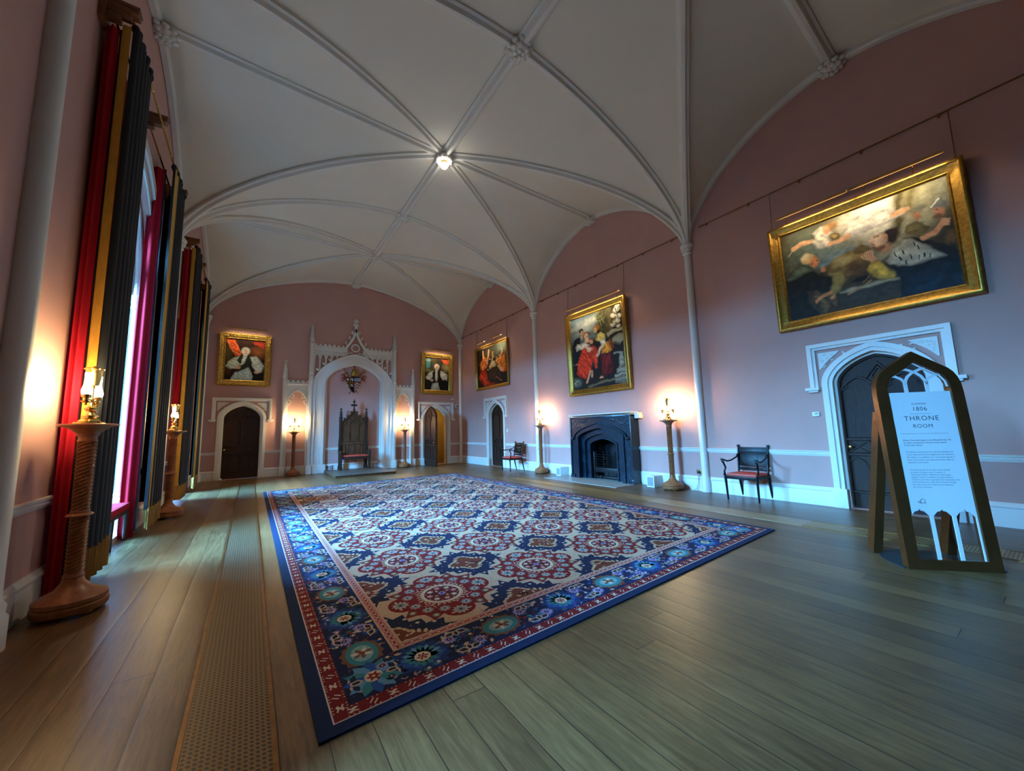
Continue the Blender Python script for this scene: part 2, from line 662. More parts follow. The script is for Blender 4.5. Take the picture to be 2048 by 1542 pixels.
def boss(loc, r, label):
    mb = MB()
    rnd = random.Random(int(loc[1] * 100))
    mb.lathe([(r * .4, .06), (r * .8, .02), (r * .85, -.05), (r * .55, -.10), (.01, -.11)], 16)
    for ring, (rr, z, s, k) in enumerate(((.92, -.01, .26, 10), (.68, -.07, .25, 8), (.36, -.10, .22, 6))):
        for i in range(k):
            a = 2 * PI * (i + .5 * ring) / k
            mb.ball((r * rr * math.cos(a), r * rr * math.sin(a), z + rnd.uniform(-.015, .015)), (r * s, r * s, r * s * .8), 8, 6)
    mb.ball((0, 0, -.13), r * .16, 8, 6)
    o = mb.build('ceiling_boss', M['rib'], None, 50, loc)
    tag(o, label, 'ceiling boss', 'carved foliage bosses on the vault ribs')
    return o


boss((XM, YCM[2], ZR - .08), .21, 'carved white foliage boss on the ridge nearest the top of the photo')
boss((XM, YCM[4], ZR - .08), .19, 'carved foliage boss on the ridge just beyond the lit ceiling lamp')
boss((XM, YCM[5], ZR - .08), .17, 'carved foliage boss on the ridge second from the far wall')
boss((XM, YE - .10, ZR - .10), .19, 'carved foliage boss where the ridge meets the far pink wall')
boss((XR - .10, YCR[1], ZR - .10), .19, 'carved foliage boss over the great painting at the near right')
boss((XR - .10, YCR[3], ZR - .10), .19, 'carved foliage boss on the right wall arch above the fireplace painting')
boss((XR - .10, YCR[5], ZR - .10), .19, 'carved foliage boss on the right wall arch nearest the far corner')
boss((XL + .10, YCL[3], ZR - .10), .19, 'carved foliage boss on the left wall arch above the nearer window')

# ceiling lamp at the crossing of the ribs
lp = thing('ceiling_spotlight', 'bright white lamp shining at the crossing of the vault ribs', 'ceiling light', (XM, YCM[3], ZR - .11))
mb = MB()
mb.lathe([(.20, .03), (.20, -.02), (.15, -.06), (.11, -.07)], 20)
for i in range(10):
    a = 2 * PI * i / 10
    mb.ball((.17 * math.cos(a), .17 * math.sin(a), -.03), .05, 8, 6)
mb.build('rose', M['rib'], lp)
mb = MB()
mb.lathe([(.075, -.05), (.075, -.13), (.06, -.13)], 16)
mb.build('housing', M['brass'], lp)
mb = MB()
mb.ball((0, 0, -.16), .085, 12, 8)
mb.build('bulb', M['bulb'], lp)
pl = bpy.data.lights.new('spot_glow', 'SPOT')
pl.spot_size = math.radians(118)
pl.spot_blend = 1.0
pl.energy = BOSS_W
pl.color = (1.0, .82, .55)
pl.shadow_soft_size = .09
po = bpy.data.objects.new('lamp_glow', pl)
col.objects.link(po)
po.parent = lp
po.location = (0, 0, -.30)

# ------------------------------------------------------------------ walls with their openings
RZ = -PI / 2                                              # things on the right wall: local x = -world y, local y into the wall
DOORS_R = (1.765, 13.62)
DOORS_E = (-.28, 7.13)
HW, ZS, ZA = .56, 2.12, 2.60


def hole(cx, hw=HW + .06, zs=ZS, za=ZA + .08):
    return door_loop(hw, zs, za, 0.001, cx=cx)[::-1]


def wall_right():
    mb = MB()
    u0, u1 = -(YE + .3), -(YB - .1)
    loops = [[(u0, -.05), (u1, -.05), (u1, 8.25), (u0, 8.25)]]
    for y in DOORS_R:
        loops.append(hole(-y))
    loops.append(door_loop(.62, .95, 1.25, 0.001, cx=-7.65)[::-1])
    mb.plate(loops, 0, .45)
    mb.bm.transform(Matrix.Translation((XR, 0, 0)) @ Matrix.Rotation(RZ, 4, 'Z'))
    return struct('wall_right', mb, M['pink'])


wall_right()
mb = MB()
mb.plate([[(XL - .3, -.05), (XR + .3, -.05), (XR + .3, 8.25), (XL - .3, 8.25)]] + [hole(x) for x in DOORS_E], 0, .4)
mb.bm.transform(Matrix.Translation((0, YE, 0)))
struct('wall_far', mb, M['pink'])
mb = MB()
mb.bb(XL - .3, XR + .3, YB - .3, YB, -.05, 8.25)
struct('wall_back', mb, M['oak2'])  # unseen wall, made dark to hold down bounced light near the camera

# left wall: local x = world y, local y = -world x (out of the room is +y)
LZ = PI / 2
WHW, WZS, WZA = 1.25, 4.0, 5.55


def left_M():
    return Matrix.Translation((XL, 0, 0)) @ Matrix.Rotation(LZ, 4, 'Z')


mb = MB()
mb.plate([[(YB - .1, -.05), (YE + .3, -.05), (YE + .3, 8.25), (YB - .1, 8.25)]] +
         [door_loop(WHW if y > 3 else .22, WZS, WZA, 0.001, cx=y, k=.12)[::-1] for y in WIN_Y], 0, .62)  # unseen third opening is only a slot, narrowed to cut its daylight
mb.bm.transform(left_M())
struct('wall_left', mb, M['pink'])

for i, y in enumerate(WIN_Y):
    if i == 2:
        continue
    wn = thing('window_%d' % (i + 1), None, None, (XL, y, 0), LZ, kind='structure')
    # tracery frame at the back of the recess
    mb = MB()
    fr = [door_loop(WHW + .05, WZS, WZA + .05, 0, k=.12)]
    lw = .52
    for cx in (-.80, 0.0, .80):
        fr.append(door_loop(.34, 3.5, 4.15, .62, cx=cx)[::-1])
        fr.append([(cx - .34, .08), (cx - .34, .50), (cx + .34, .50), (cx + .34, .08)])
    for cx in (-.42, .42):
        fr.append([(cx + .26 * math.cos(a * PI / 8), 4.62 + .24 * math.sin(a * PI / 8)) for a in range(16)][::-1])
    mb.plate(fr, .50, .60)
    struct('window_frame', mb, M['white'], wn)
    mb = MB()
    mb.bb(-WHW, WHW, .545, .55, .05, WZA - .02)
    struct('pane', mb, M['glass'], wn)
    mb = MB()
    for cx in (-.80, 0.0, .80):
        for z in (1.1, 1.6, 2.1, 2.6, 3.1):
            mb.bb(cx - .34, cx + .34, .53, .56, z - .012, z + .012)
        mb.bb(cx - .012, cx + .012, .53, .56, .62, 3.9)
    struct('glazing_bar', mb, M['white'], wn)
    # colonnettes that carry a moulded arch round the recess
    mb = MB()
    path = [(-WHW + .06, .12, 3.72)] + [(x, .12, z) for x, z in arch(WHW - .06, WZS, WZA - .07, 14, k=.12)] + [(WHW - .06, .12, 3.72)]
    mb.tube(path, .045, 8, upv=(0, 1, 0))
    path = [(x, .20, z) for x, z in door_loop(WHW - .02, WZS, WZA - .03, .5, 14, k=.12)]
    mb.tube(path, .022, 6, upv=(0, 1, 0))
    struct('archivolt', mb, M['white'], wn)
    for s in (-1, 1):
        mb = MB()
        c = (s * (WHW - .06), .12, 0)
        mb.lathe([(.075, 0), (.075, .36), (.055, .40), (.048, .46), (.085, .50), (.085, .55), (.06, .58), (.07, .61), (.046, .66), (.043, 3.56), (.06, 3.58), (.06, 3.61), (.048, 3.64), (.06, 3.68), (.10, 3.74), (.10, 3.78), (.05, 3.80)], 14, c)
        struct('colonnette', mb, M['white'], wn)
    # hood moulding on the wall face
    mb = MB()
    a1 = arch(WHW + .30, WZS + .25, WZA + .30, 14, k=.12)
    a0 = arch(WHW + .14, WZS + .25, WZA + .14, 14, k=.12)
    mb.plate([a1 + a0[::-1]], -.07, .02)
    a1 = arch(WHW + .12, WZS + .1, WZA + .11, 14, k=.12)
    a0 = arch(WHW, WZS + .1, WZA, 14, k=.12)
    mb.plate([a1 + a0[::-1]], -.025, .02)
    struct('hood_mould', mb, M['white'], wn)
    mb = MB()
    mb.bb(-WHW, WHW, .02, .52, .005, .07)
    struct('window_sill', mb, M['white'], wn)


# ------------------------------------------------------------------ doors
def tracery(mb, hw, zs, za, yf):
    """gothic mullions and heads on a door leaf"""
    r = .025
    P = [(-r, 0), (-r * .6, r * 1.3), (r * .6, r * 1.3), (r, 0)]

    def line(pts, s=1.0):
        mb.sweep([(x, yf, z) for x, z in pts], [(a, -b_) for a, b_ in P], (0, 1, 0), scales=[s] * len(pts))

    line(door_loop(hw - .03, zs, za - .04, .05))
    line([(-hw + .03, .27), (hw - .03, .27)])
    line([(0, .27), (0, .82)])
    for s in (-1, 1):
        line([(s * hw / 2, .27), (s * hw / 2, .76)], .7)
    line([(-hw + .03, .90), (hw - .03, .90)], 1.2)
    line([(-hw + .03, 1.16), (hw - .03, 1.16)], 1.2)
    n = 2
    for i in range(n):
        x0 = -hw + .04 + i * (2 * hw - .08) / n
        x1 = x0 + (2 * hw - .08) / n
        xm_ = (x0 + x1) / 2
        line([(x0, .93), (xm_, 1.12), (x1, .93)], .7)
        line([(x0, 1.13), (xm_, .94), (x1, 1.13)], .5)
    q = hw / 2
    for cx in (-1.5 * q, -.5 * q, .5 * q, 1.5 * q):
        line(arch(q / 2 - .01, .70, .84, 5, cx), .7)
    line([(0, 1.16), (0, zs - .12)], 1.1)
    for s in (-1, 1):
        # two lights with cusped heads rising into the arch
        cx = s * hw / 2
        line(arch(hw / 2 - .015, zs - .22, zs + .10, 8, cx), .9)
        for t in (-1, 1):
            line([(cx + t * (hw / 2 - .02), zs - .14), (cx + t * hw * .26, zs - .06), (cx + t * hw * .30, zs + .02)], .6)
    line([(-hw * .30, zs + .07), (0, za - .17), (hw * .30, zs + .07)], .8)
    line([(0, zs - .12), (-hw * .17, zs + .10), (0, zs + .24), (hw * .17, zs + .10), (0, zs - .12)], .7)


def leaf(parent, open_=False):
    mb = MB()
    mb.plate([door_loop(HW + .02, ZS, ZA + .02, .006)], .17, .22)
    for yf in ((.17, .22) if False else (.17,)):
        tracery(mb, HW, ZS, ZA, yf)
    o = mb.build('door_leaf', M['oak'], parent)
    mb = MB()
    mb.lathe([(.012, 0), (.012, .035), (.034, .05), (.034, .075), (.015, .088)], 12, M=Matrix.Translation((-HW + .09, .165, 1.03)) @ Matrix.Rotation(PI / 2, 4, 'X'))
    h = mb.build('door_knob', M['brass'], o)
    return o


def door(n, loc, rz, leafmode='closed'):
    d = thing('door_%d' % n, None, None, loc, rz, kind='structure')
    mb = MB()
    o, i_ = door_loop(.72, ZS + .02, ZA + .17, 0), door_loop(.635, ZS + .01, ZA + .085, 0)
    mb.plate([o + i_[::-1]], -.055, .03)
    o, i_ = door_loop(.645, ZS + .01, ZA + .095, 0), door_loop(.575, ZS, ZA + .02, 0)
    mb.plate([o + i_[::-1]], -.025, .12)
    o, i_ = door_loop(.615, ZS, ZA + .06, 0), door_loop(.54, ZS, ZA - .02, 0)
    mb.plate([o + i_[::-1]], .08, .30)
    for s in (-1, 1):
        mb.bb(s * .545, s * .745, -.07, .03, 0, .32, .008)
    struct('architrave', mb, M['white'], d)
    mb = MB()
    W2, ZH = .885, 2.865
    for a, t, yy in ((0, .065, -.075), (.065, .045, -.04)):
        o = [(-W2 + a, 2.07), (-W2 + a, ZH - a), (W2 - a, ZH - a), (W2 - a, 2.07), (W2 - a - t, 2.07), (W2 - a - t, ZH - a - t), (-W2 + a + t, ZH - a - t), (-W2 + a + t, 2.07)]
        mb.plate([o], yy, .01)
    for s in (-1, 1):
        mb.bb(s * (W2 - .13), s * (W2 + .08), -.095, .01, 2.03, 2.085, .01)
        mb.bb(s * (W2 - .11), s * (W2 + .04), -.07, .01, 2.00, 2.03, .008)
    struct('hood_mould', mb, M['white'], d)
    for s in (-1, 1):
        mb = MB()
        av = [(x, z) for x, z in arch(.80, ZS + .02, ZA + .26, 20) if -.735 < x <= .001 and z < 2.67]
        pts = [(-.735, av[0][1])] + av + [(av[-1][0] + .05, 2.70), (-.735, 2.70)]
        pts = [(s * -x if s > 0 else x, z) for x, z in pts]
        mb.plate([pts], -.022, .01)
        rnd = random.Random(n * 3 + s)
        for k in range(16):
            t = rnd.random()
            x = .70 - .48 * t * rnd.random()
            z = 2.665 - (.34 * (1 - t)) * rnd.random()
            mb.ball((s * x, -.022, z), (.022, .012, .018), 6, 4)
        struct('spandrel', mb, M['white'], d)
    if leafmode == 'closed':
        leaf(d)
    return d


door(1, (XR, DOORS_R[0], 0), RZ)
door(2, (XR, DOORS_R[1], 0), RZ)
door(3, (DOORS_E[0], YE, 0), 0)
d4 = door(4, (DOORS_E[1], YE, 0), 0, 'open')
# the open leaf swings into the hall
lf = leaf(d4)
lf.location = (-.585, -.10, 0)
lf.rotation_euler = (0, 0, math.radians(-86.5))
for v in lf.data.vertices:
    v.co.x += .60
    v.co.y -= .17
for ch in lf.children:
    for v in ch.data.vertices:
        v.co.x += .60
        v.co.y -= .17
    ch.matrix_basis = Matrix.Translation((.92, 0, 0))

# passage behind the open door
mb = MB()
y0, y1 = YE + .4, YE + 2.4
mb.bb(5.7, 8.6, y1, y1 + .1, 0, 3)
mb.bb(5.6, 5.7, y0, y1, 0, 3)
mb.bb(8.6, 8.7, y0, y1, 0, 3)
mb.bb(5.6, 8.7, y0, y1, 3, 3.1)
for x in (7.35, 7.95):
    for z0, z1 in ((.3, 1.0), (1.15, 2.0)):
        mb.bb(x - .22, x + .22, y1 - .02, y1, z0, z1, .008)
struct('wall_passage', mb, M['corr'])
pg = bpy.data.lights.new('passage_light', 'POINT')
pg.energy = 26
pg.color = (1.0, .74, .36)
pg.shadow_soft_size = .15
o = bpy.data.objects.new('passage_light', pg)
col.objects.link(o)
o.location = (7.5, YE + 1.1, 2.6)
o['kind'] = 'helper'
sh = thing('passage_shelf', 'pale shelf unit glimpsed through the open far door', 'shelf', (6.80, YE + 2.05, 0))
mb = MB()
mb.bb(-.30, -.27, -.15, .15, 0, 2.3)
mb.bb(.27, .30, -.15, .15, 0, 2.3)
mb.bb(-.30, .30, .13, .15, 0, 2.3)
mb.build('carcase', M['oak2'], sh)
for z in (.45, 1.05, 1.30, 2.2):
    mb = MB()
    mb.bb(-.27, .27, -.15, .13, z, z + .05)
    mb.build('shelf_board', M['plastic'], sh)

# ------------------------------------------------------------------ skirtings, dado rails
SK = [(0, 0), (.032, 0), (.032, .225), (.026, .25), (.040, .262), (.040, .280), (.022, .30), (.014, .325), (0, .325)]
DA = [(0, .862), (.010, .865), (.014, .885), (.030, .893), (.034, .915), (.024, .925), (.040, .935), (.044, .955), (0, .958)]


def run(mb, p0, p1, prof, out):
    a, c = Vector(p0), Vector(p1)
    vs = []
    for P in (a, c):
        for o_, z in prof:
            vs.append((P.x + out[0] * o_, P.y + out[1] * o_, z))
    k = len(prof)
    fs = [(q, (q + 1) % k, (q + 1) % k + k, q + k) for q in range(k)] + [tuple(range(k)), tuple(range(k, 2 * k))[::-1]]
    mb.add(vs, fs)


def runs(name, segs, prof, out, axis):
    mb = MB()
    for s0, s1 in segs:
        if axis == 'R':
            run(mb, (XR, s0, 0), (XR, s1, 0), prof, out)
        elif axis == 'L':
            run(mb, (XL, s0, 0), (XL, s1, 0), prof, out)
        else:
            run(mb, (s0, YE, 0), (s1, YE, 0), prof, out)
    return struct(name, mb, M['white'], angle=30)


SR = [(YB, DOORS_R[0] - .71), (DOORS_R[0] + .71, 6.50), (8.80, DOORS_R[1] - .71), (DOORS_R[1] + .71, YE)]
SL = [(YB, 1.35 - 1.27), (1.35 + 1.27, 7.25 - 1.27), (7.25 + 1.27, 13.05 - 1.27), (13.05 + 1.27, YE)]
SE = [(XL, DOORS_E[0] - .71), (DOORS_E[0] + .71, 1.0), (1.0, 1.8), (2.44, 4.56), (5.2, 6.0), (6.0, DOORS_E[1] - .71), (DOORS_E[1] + .71, XR)]
runs('baseboard_right', SR, SK, (-1, 0), 'R')
runs('baseboard_left', SL, SK, (1, 0), 'L')
runs('baseboard_far', SE, SK, (0, -1), 'E')
runs('trim_1', SR, DA, (-1, 0), 'R')
runs('trim_2', SL, DA, (1, 0), 'L')
runs('trim_3', SE, DA, (0, -1), 'E')

# wall shafts that carry the vault
COLP = [(.115, 0), (.115, .22), (.10, .25), (.105, .30), (.085, .34), (.085, .345)]
n = 4
for (x, y, cx, cy_) in [(XR, YCR[2], -1, 0), (XR, YCR[4], -1, 0), (XR - .05, YE - .05, -.3, -.3), (XL, YCL[2], 1, 0), (XL, YCL[4], 1, 0), (XL + .05, YE - .05, .3, -.3)]:
    mb = MB()
    R_ = .082 if x > 0 else .10
    prof = [(r * R_ / .082, z) for r, z in COLP] + [(R_, .36), (R_, 5.50), (R_ + .03, 5.52), (R_ + .03, 5.54), (R_ + .005, 5.56), (R_ + .02, 5.60), (R_ + .05, 5.66), (R_ + .075, 5.69), (R_ + .075, 5.73), (R_ + .05, 5.76), (R_ + .02, 5.80)]
    mb.lathe(prof, 20)
    for k in range(10):
        a = 2 * PI * k / 10
        mb.ball(((R_ + .035) * math.cos(a), (R_ + .035) * math.sin(a), 5.625), (.03, .03, .035), 6, 5)
    o = struct('trim_%d' % n, mb, M['white'])
    o.location = (x + cx * .02, y + cy_ * .02, 0)
    n += 1

# ------------------------------------------------------------------ floor grilles, hearth, dais
mb = MB()
mb.bb(-.205, .15, YB + .1, 15.4, .0, .006)
o = mb.build('floor_grille', M['grate'], None)
tag(o, 'long pierced brass floor grille left of the carpet', 'floor grille', 'floor heating grilles')
mb = MB()
for x0, x1 in ((-.225, -.203), (.148, .17)):
    mb.bb(x0, x1, YB + .1, 15.4, 0, .010)
mb.build('edge_strip', M['dbrass'], o)
for y0, y1, lab in ((4.95, 9.9, 'pierced brass floor grille in front of the fireplace hearth'), (YB + .1, 2.36, 'pierced brass floor grille running behind the easel sign')):
    mb = MB()
    mb.bb(6.56, 6.95, y0, y1, 0, .006)
    o = mb.build('floor_grille', M['grate2'], None)
    tag(o, lab, 'floor grille', 'floor heating grilles')
    mb = MB()
    for x0, x1 in ((6.54, 6.562), (6.948, 6.97)):
        mb.bb(x0, x1, y0, y1, 0, .010)
    mb.build('edge_strip', M['dbrass'], o)
mb = MB()
mb.bb(6.55, 6.96, 2.36, 4.95, 0, .006)
tag(mb.build('floor_cover_board', M['gratewood'], None), 'plain pale wooden cover board between the two right floor grilles', 'floor board')
mb = MB()
mb.bb(7.42, XR + .4, 6.48, 9.25, 0, .012)
tag(mb.build('hearth_slab', M['slab'], None), 'pale grey stone hearth slab in front of the dark fireplace', 'hearth')
da = thing('throne_dais', 'low dark wooden platform under the throne', 'platform', (3.44, 14.15, 0))
mb = MB()
mb.bb(-1.03, 1.0, 0, 2.42, .0, .075)
mb.build('riser', M['oak2'], da)
mb = MB()
mb.bb(-1.05, 1.02, -.02, 2.42, .075, .10, .006)
mb.build('top_board', M['dais'], da)
# ------------------------------------------------------------------ throne surround (local x along the wall, -y into the room)
SX = 3.49
ts_ = thing('throne_surround', 'white gothic plaster canopy with pinnacles and battlements around the throne', 'canopy', (SX, YE - .011, 0))


def pinnacle(mb, x, yc, z0, z1, wd, n=6):
    """tapering crocketed spire"""
    for k in range(8):
        pass
    mb.lathe([(wd * .5, z0), (wd * .62, z0 + .03), (wd * .46, z0 + .05), (wd * .10, z1 - .08), (wd * .12, z1 - .06), (.001, z1)], 4, (x, yc, 0))
    for i in range(n):
        t = (i + .5) / n
        z = z0 + .06 + (z1 - z0 - .18) * t
        r = wd * (.46 - .36 * t)
        for a in range(4):
            an = PI / 4 + a * PI / 2
            an = a * PI / 2
            mb.ball((x + (r + .012) * math.cos(an), yc + (r + .012) * math.sin(an), z), (.030 * (1 - .4 * t), .030 * (1 - .4 * t), .036), 6, 4)
    for a in range(4):
        an = a * PI / 2
        mb.ball((x + .035 * math.cos(an), yc + .035 * math.sin(an), z1 - .07), (.026, .026, .03), 6, 4)


for s in (-1, 1):
    # turret beside the arch
    mb = MB()
    x = s * 1.635
    mb.bb(x - .10, x + .10, -.24, .01, 0, .33, .012)
    for yy, ww in ((-.20, .05), (-.16, .075)):
        mb.bb(x - ww, x + ww, yy, .01, .30, 5.10, .008)
    mb.bb(x - .085, x + .085, -.21, .01, 3.60, 3.66, .01)
    mb.bb(x - .085, x + .085, -.21, .01, 5.05, 5.12, .01)
    for z in (3.75, 3.9):
        mb.ball((x, -.21, z), (.05, .03, .05), 8, 6)
    mb.build('turret', M['white'], ts_)
    mb = MB()
    pinnacle(mb, x, -.10, 5.12, 5.86, .17, 6)
    mb.build('pinnacle', M['white'], ts_)
    # outer pier
    mb = MB()
    x = s * 2.50
    mb.bb(x - .095, x + .095, -.20, .01, 0, .33, .012)
    for yy, ww in ((-.16, .045), (-.12, .072)):
        mb.bb(x - ww, x + ww, yy, .01, .30, 3.60, .008)
    mb.build('outer_pier', M['white'], ts_)
    mb = MB()
    pinnacle(mb, x, -.08, 3.60, 4.38, .15, 6)
    mb.build('pinnacle', M['white'], ts_)
    # side bay with cusped arch
    mb = MB()
    cx = s * 2.07
    hw, zs, za = .345, 2.66, 3.25
    op = [(cx - hw, 0.33)] + arch(hw, zs, za, 12, cx) + [(cx + hw, .33)]
    outer = [(cx - hw - .06, .33), (cx - hw - .06, 3.46), (cx + hw + .06, 3.46), (cx + hw + .06, .33)]
    mb.plate([outer[:2] + outer[2:] + op[::-1]], -.075, .01)
    o2, i2 = [(cx - hw - .01, .33)] + arch(hw + .01, zs, za + .01, 12, cx) + [(cx + hw + .01, .33)], [(cx - hw + .03, .33)] + arch(hw - .03, zs, za - .05, 12, cx) + [(cx + hw - .03, .33)]
    mb.plate([o2 + i2[::-1]], -.105, .01)
    # cusps
    for t in (-1, 1):
        mb.tube([(cx + t * (hw - .02), -.06, zs - .06), (cx + t * (hw - .10), -.06, zs + .05), (cx + t * (hw - .13), -.06, zs + .13), (cx + t * (hw - .06), -.06, zs + .16)], .018, 6)
        mb.tube([(cx + t * (hw - .10), -.06, zs + .28), (cx + t * (hw - .21), -.06, zs + .24), (cx + t * (hw - .22), -.06, zs + .34), (cx + t * (hw - .15), -.06, zs + .40)], .016, 6)
        # pierced spandrels
        for (dx, dz, r) in ((.29, 3.25, .055), (.30, 3.11, .045), (.17, 3.31, .045), (.31, 2.99, .03)):
            ring = [(cx + t * dx + r * math.cos(a * PI / 5), -.082, dz + r * math.sin(a * PI / 5)) for a in range(10)]
            mb.tube(ring, .010, 5, True, upv=(0, 1, 0))
            mb.ball((cx + t * dx, -.078, dz), (r * .45, .02, r * .45), 6, 4)
    mb.bb(cx - .42, cx + .42, -.13, .01, 3.42, 3.475, .01)
    mb.build('side_arch', M['white'], ts_)
    mb = MB()
    mb.bb(cx - .42, cx + .42, -.11, .01, 3.475, 3.52)
    for k in range(5):
        xx = cx - .33 + k * .165
        mb.bb(xx - .05, xx + .05, -.11, .01, 3.515, 3.585, .005)
        mb.bb(xx - .056, xx + .056, -.118, .01, 3.575, 3.592, .004)
    mb.build('battlement', M['white'], ts_)
    # blind tracery panel above the arch haunch
    mb = MB()
    xa, xb = s * .30, s * 1.56
    mb.bb(xa, xb, -.10, .01, 4.84, 4.98, .008)
    mb.bb(xa, xb, -.13, .01, 4.96, 5.01, .01)
    mb.bb(xa, xb, -.04, .01, 4.68, 4.85)
    xs = [1.54, 1.33, 1.11, .90, .70]
    for k in range(5):
        xx = s * xs[k]
        t = 1 - min(1, xs[k] / 1.56)
        zb = 3.50 + (4.79 - 3.50) * ((.75) * math.sqrt(max(0, 1 - (xs[k] / 1.57) ** 2)) + .25 * t)
        if zb < 4.7:
            mb.bb(xx - .028, xx + .028, -.085, .01, zb - .05, 4.72, .006)
    for k in range(4):
        cx2 = s * (xs[k] + xs[k + 1]) / 2
        mb.tube([(p[0], -.06, p[1]) for p in arch(.09, 4.52, 4.70, 6, cx2)], .022, 6, upv=(0, 1, 0))
        for t in (-1, 1):
            mb.ball((cx2 + t * .055, -.05, 4.575), (.02, .02, .02), 6, 4)
    mb.build('tracery_panel', M['white'], ts_)
    mb = MB()
    mb.bb(s * .42, xb, -.10, .01, 5.01, 5.045)
    for k in range(7):
        xx = s * (1.50 - k * .168)
        mb.bb(xx - .052, xx + .052, -.10, .01, 5.04, 5.115, .005)
        mb.bb(xx - .058, xx + .058, -.108, .01, 5.105, 5.122, .004)
    mb.build('battlement', M['white'], ts_)

# great arch: stepped orders
mb = MB()
for (ho, zo_s, zo, hi, zi_s, zi, yy) in ((1.56, 3.48, 4.80, 1.47, 3.50, 4.70, -.17), (1.50, 3.49, 4.73, 1.22, 3.54, 4.48, -.14), (1.24, 3.54, 4.50, 1.13, 3.56, 4.40, -.17), (1.15, 3.55, 4.42, 1.05, 3.58, 4.32, -.10)):
    o_, i_ = door_loop(ho, zo_s, zo, .0, 16), door_loop(hi, zi_s, zi, .0, 16)
    mb.plate([o_ + i_[::-1]], yy, .01)
for s in (-1, 1):
    mb.bb(s * 1.03, s * 1.57, -.19, .01, 0, .33, .012)
mb.build('great_arch', M['white'], ts_)
# ogee gable, crockets, rose and finial
for s in (-1, 1):
    mb = MB()
    pts = []
    for i in range(17):
        t = i / 16
        x = s * (.72 * (1 - t) ** 1.9 + .015)
        z = 4.62 + 1.25 * t ** .92
        pts.append((x, -.10, z))
    mb.sweep(pts, [(-.045, -.05), (-.045, .05), (.045, .05), (.045, -.05)], (0, -1, 0))
    for i in (6, 9, 12):
        x, y, z = pts[i]
        mb.tube([(x, y, z), (x + s * .05, y - .02, z + .07), (x + s * .09, y - .02, z + .10)], [.03, .022, .012], 6)
        for dx, dz in ((.06, .15), (.10, .12), (.08, .18)):
            mb.ball((x + s * dx, y - .02, z + dz), (.032, .03, .035), 6, 5)
    for i in range(6):
        t = .12 + .13 * i
        x = s * (1.50 - .85 * t)
        zz = 3.52 + (4.80 - 3.52) * ((.75) * math.sqrt(max(0, 1 - (x / 1.57) ** 2)) + .25 * (1 - abs(x) / 1.57))
        if i in (0, 2, 4):
            mb.ball((x * 1.02, -.17, zz + .06), (.05, .03, .045), 7, 5)
            mb.ball((x * 1.02 + s * .04, -.17, zz + .09), (.025, .025, .035), 6, 5)
    mb.tube([(s * .10, -.08, 4.86), (s * .26, -.08, 4.83), (s * .40, -.08, 4.73)], .022, 6)
    mb.build('gable_limb', M['white'], ts_)
mb = MB()
ring = [(.155 * math.cos(a * PI / 12), -.08, 5.07 + .155 * math.sin(a * PI / 12)) for a in range(24)]
mb.tube(ring, .028, 6, True, upv=(0, 1, 0))
for a in range(6):
    an = a * PI / 3 + PI / 6
    mb.ball((.125 * math.cos(an), -.08, 5.07 + .125 * math.sin(an)), (.022, .02, .022), 6, 4)
mb.build('rose_tracery', M['white'], ts_)
mb = MB()
mb.bb(-.055, .055, -.15, -.03, 5.72, 6.02, .01)
pinnacle(mb, 0, -.09, 6.0, 6.36, .13, 2)
for z, r in ((6.06, .085), (6.22, .075)):
    for a in range(6):
        an = a * PI / 3
        mb.ball((r * math.cos(an), -.09 + r * .7 * math.sin(an), z), (.034, .03, .04), 6, 5)
mb.build('finial', M['white'], ts_)

# small floor-level vents beside the throne
for x, lab in ((2.60, 'small white vent box on the skirting left of the throne'), (4.36, 'small white vent box on the skirting right of the throne')):
    v = thing('vent_box', lab, 'vent box', (x, YE - .04, .10), group='vent boxes beside the throne')
    mb = MB()
    mb.bb(-.10, .10, -.06, 0, 0, .19, .008)
    mb.build('casing', M['plastic'], v)
    for t in (-1, 1):
        mb = MB()
        for k in range(4):
            mb.bb(t * .045 - .035, t * .045 + .035, -.064, -.05, .03 + k * .033, .05 + k * .033)
        mb.build('louvre', M['dark'], v)

# ------------------------------------------------------------------ coat of arms
cr = thing('coat_of_arms', 'painted shield with gold mitre, crossed sword and crozier under the white arch', 'coat of arms', (3.46, YE - .004, 3.62))


def shield(sx, x0=None, x1=None, n=10):
    L = [(-sx, .22)]
    pts = []
    for i in range(n + 1):
        t = i / n
        pts.append((-sx * (1 - t ** 2.2), .22 - .66 * t))
    R_ = [(-x, z) for x, z in pts[::-1]]
    P = pts + R_[1:]
    return P


mb = MB()
mb.plate([shield(.30)], -.05, -.004)
mb.build('shield', M['black'], cr)
mb = MB()
mb.bb(-.165, -.115, -.058, -.05, -.22, .21)
mb.bb(-.275, -.01, -.058, -.05, -.03, .02)
mb.build('gold_cross', M['gold'], cr)
for x in (-.225, -.055):
    for z in (.12, -.12):
        mb = MB()
        mb.tube([(x, -.056, z + .05), (x - .04, -.056, z), (x, -.056, z - .05), (x + .03, -.056, z)], .016, 6)
        mb.build('silver_lion', M['plastic'], cr)
crred = mat('shield_red', (.22, .02, .015), .5)
crw = mat('shield_silver', (.45, .42, .36), .5)
mb = MB()
mb.plate([[(.01, .03), (.27, .03), (.21, -.22), (.01, -.40)]], -.056, -.05)
mb.build('red_field', crred, cr)
mb = MB()
for z in (-.02, -.13, -.24):
    mb.plate([[(.02, z - .07), (.12, z + .02), (.23, z - .05), (.22, z - .10), (.12, z - .03), (.03, z - .12)]], -.062, -.055)
mb.build('silver_chevron', crw, cr)
mb = MB()
mb.plate([[(.01, .05), (.27, .05), (.28, .20), (.01, .20)]], -.056, -.05)
for k in range(5):
    mb.ball((.05 + .05 * k, -.06, .12 + .03 * (k % 2)), (.022, .01, .03), 6, 4)
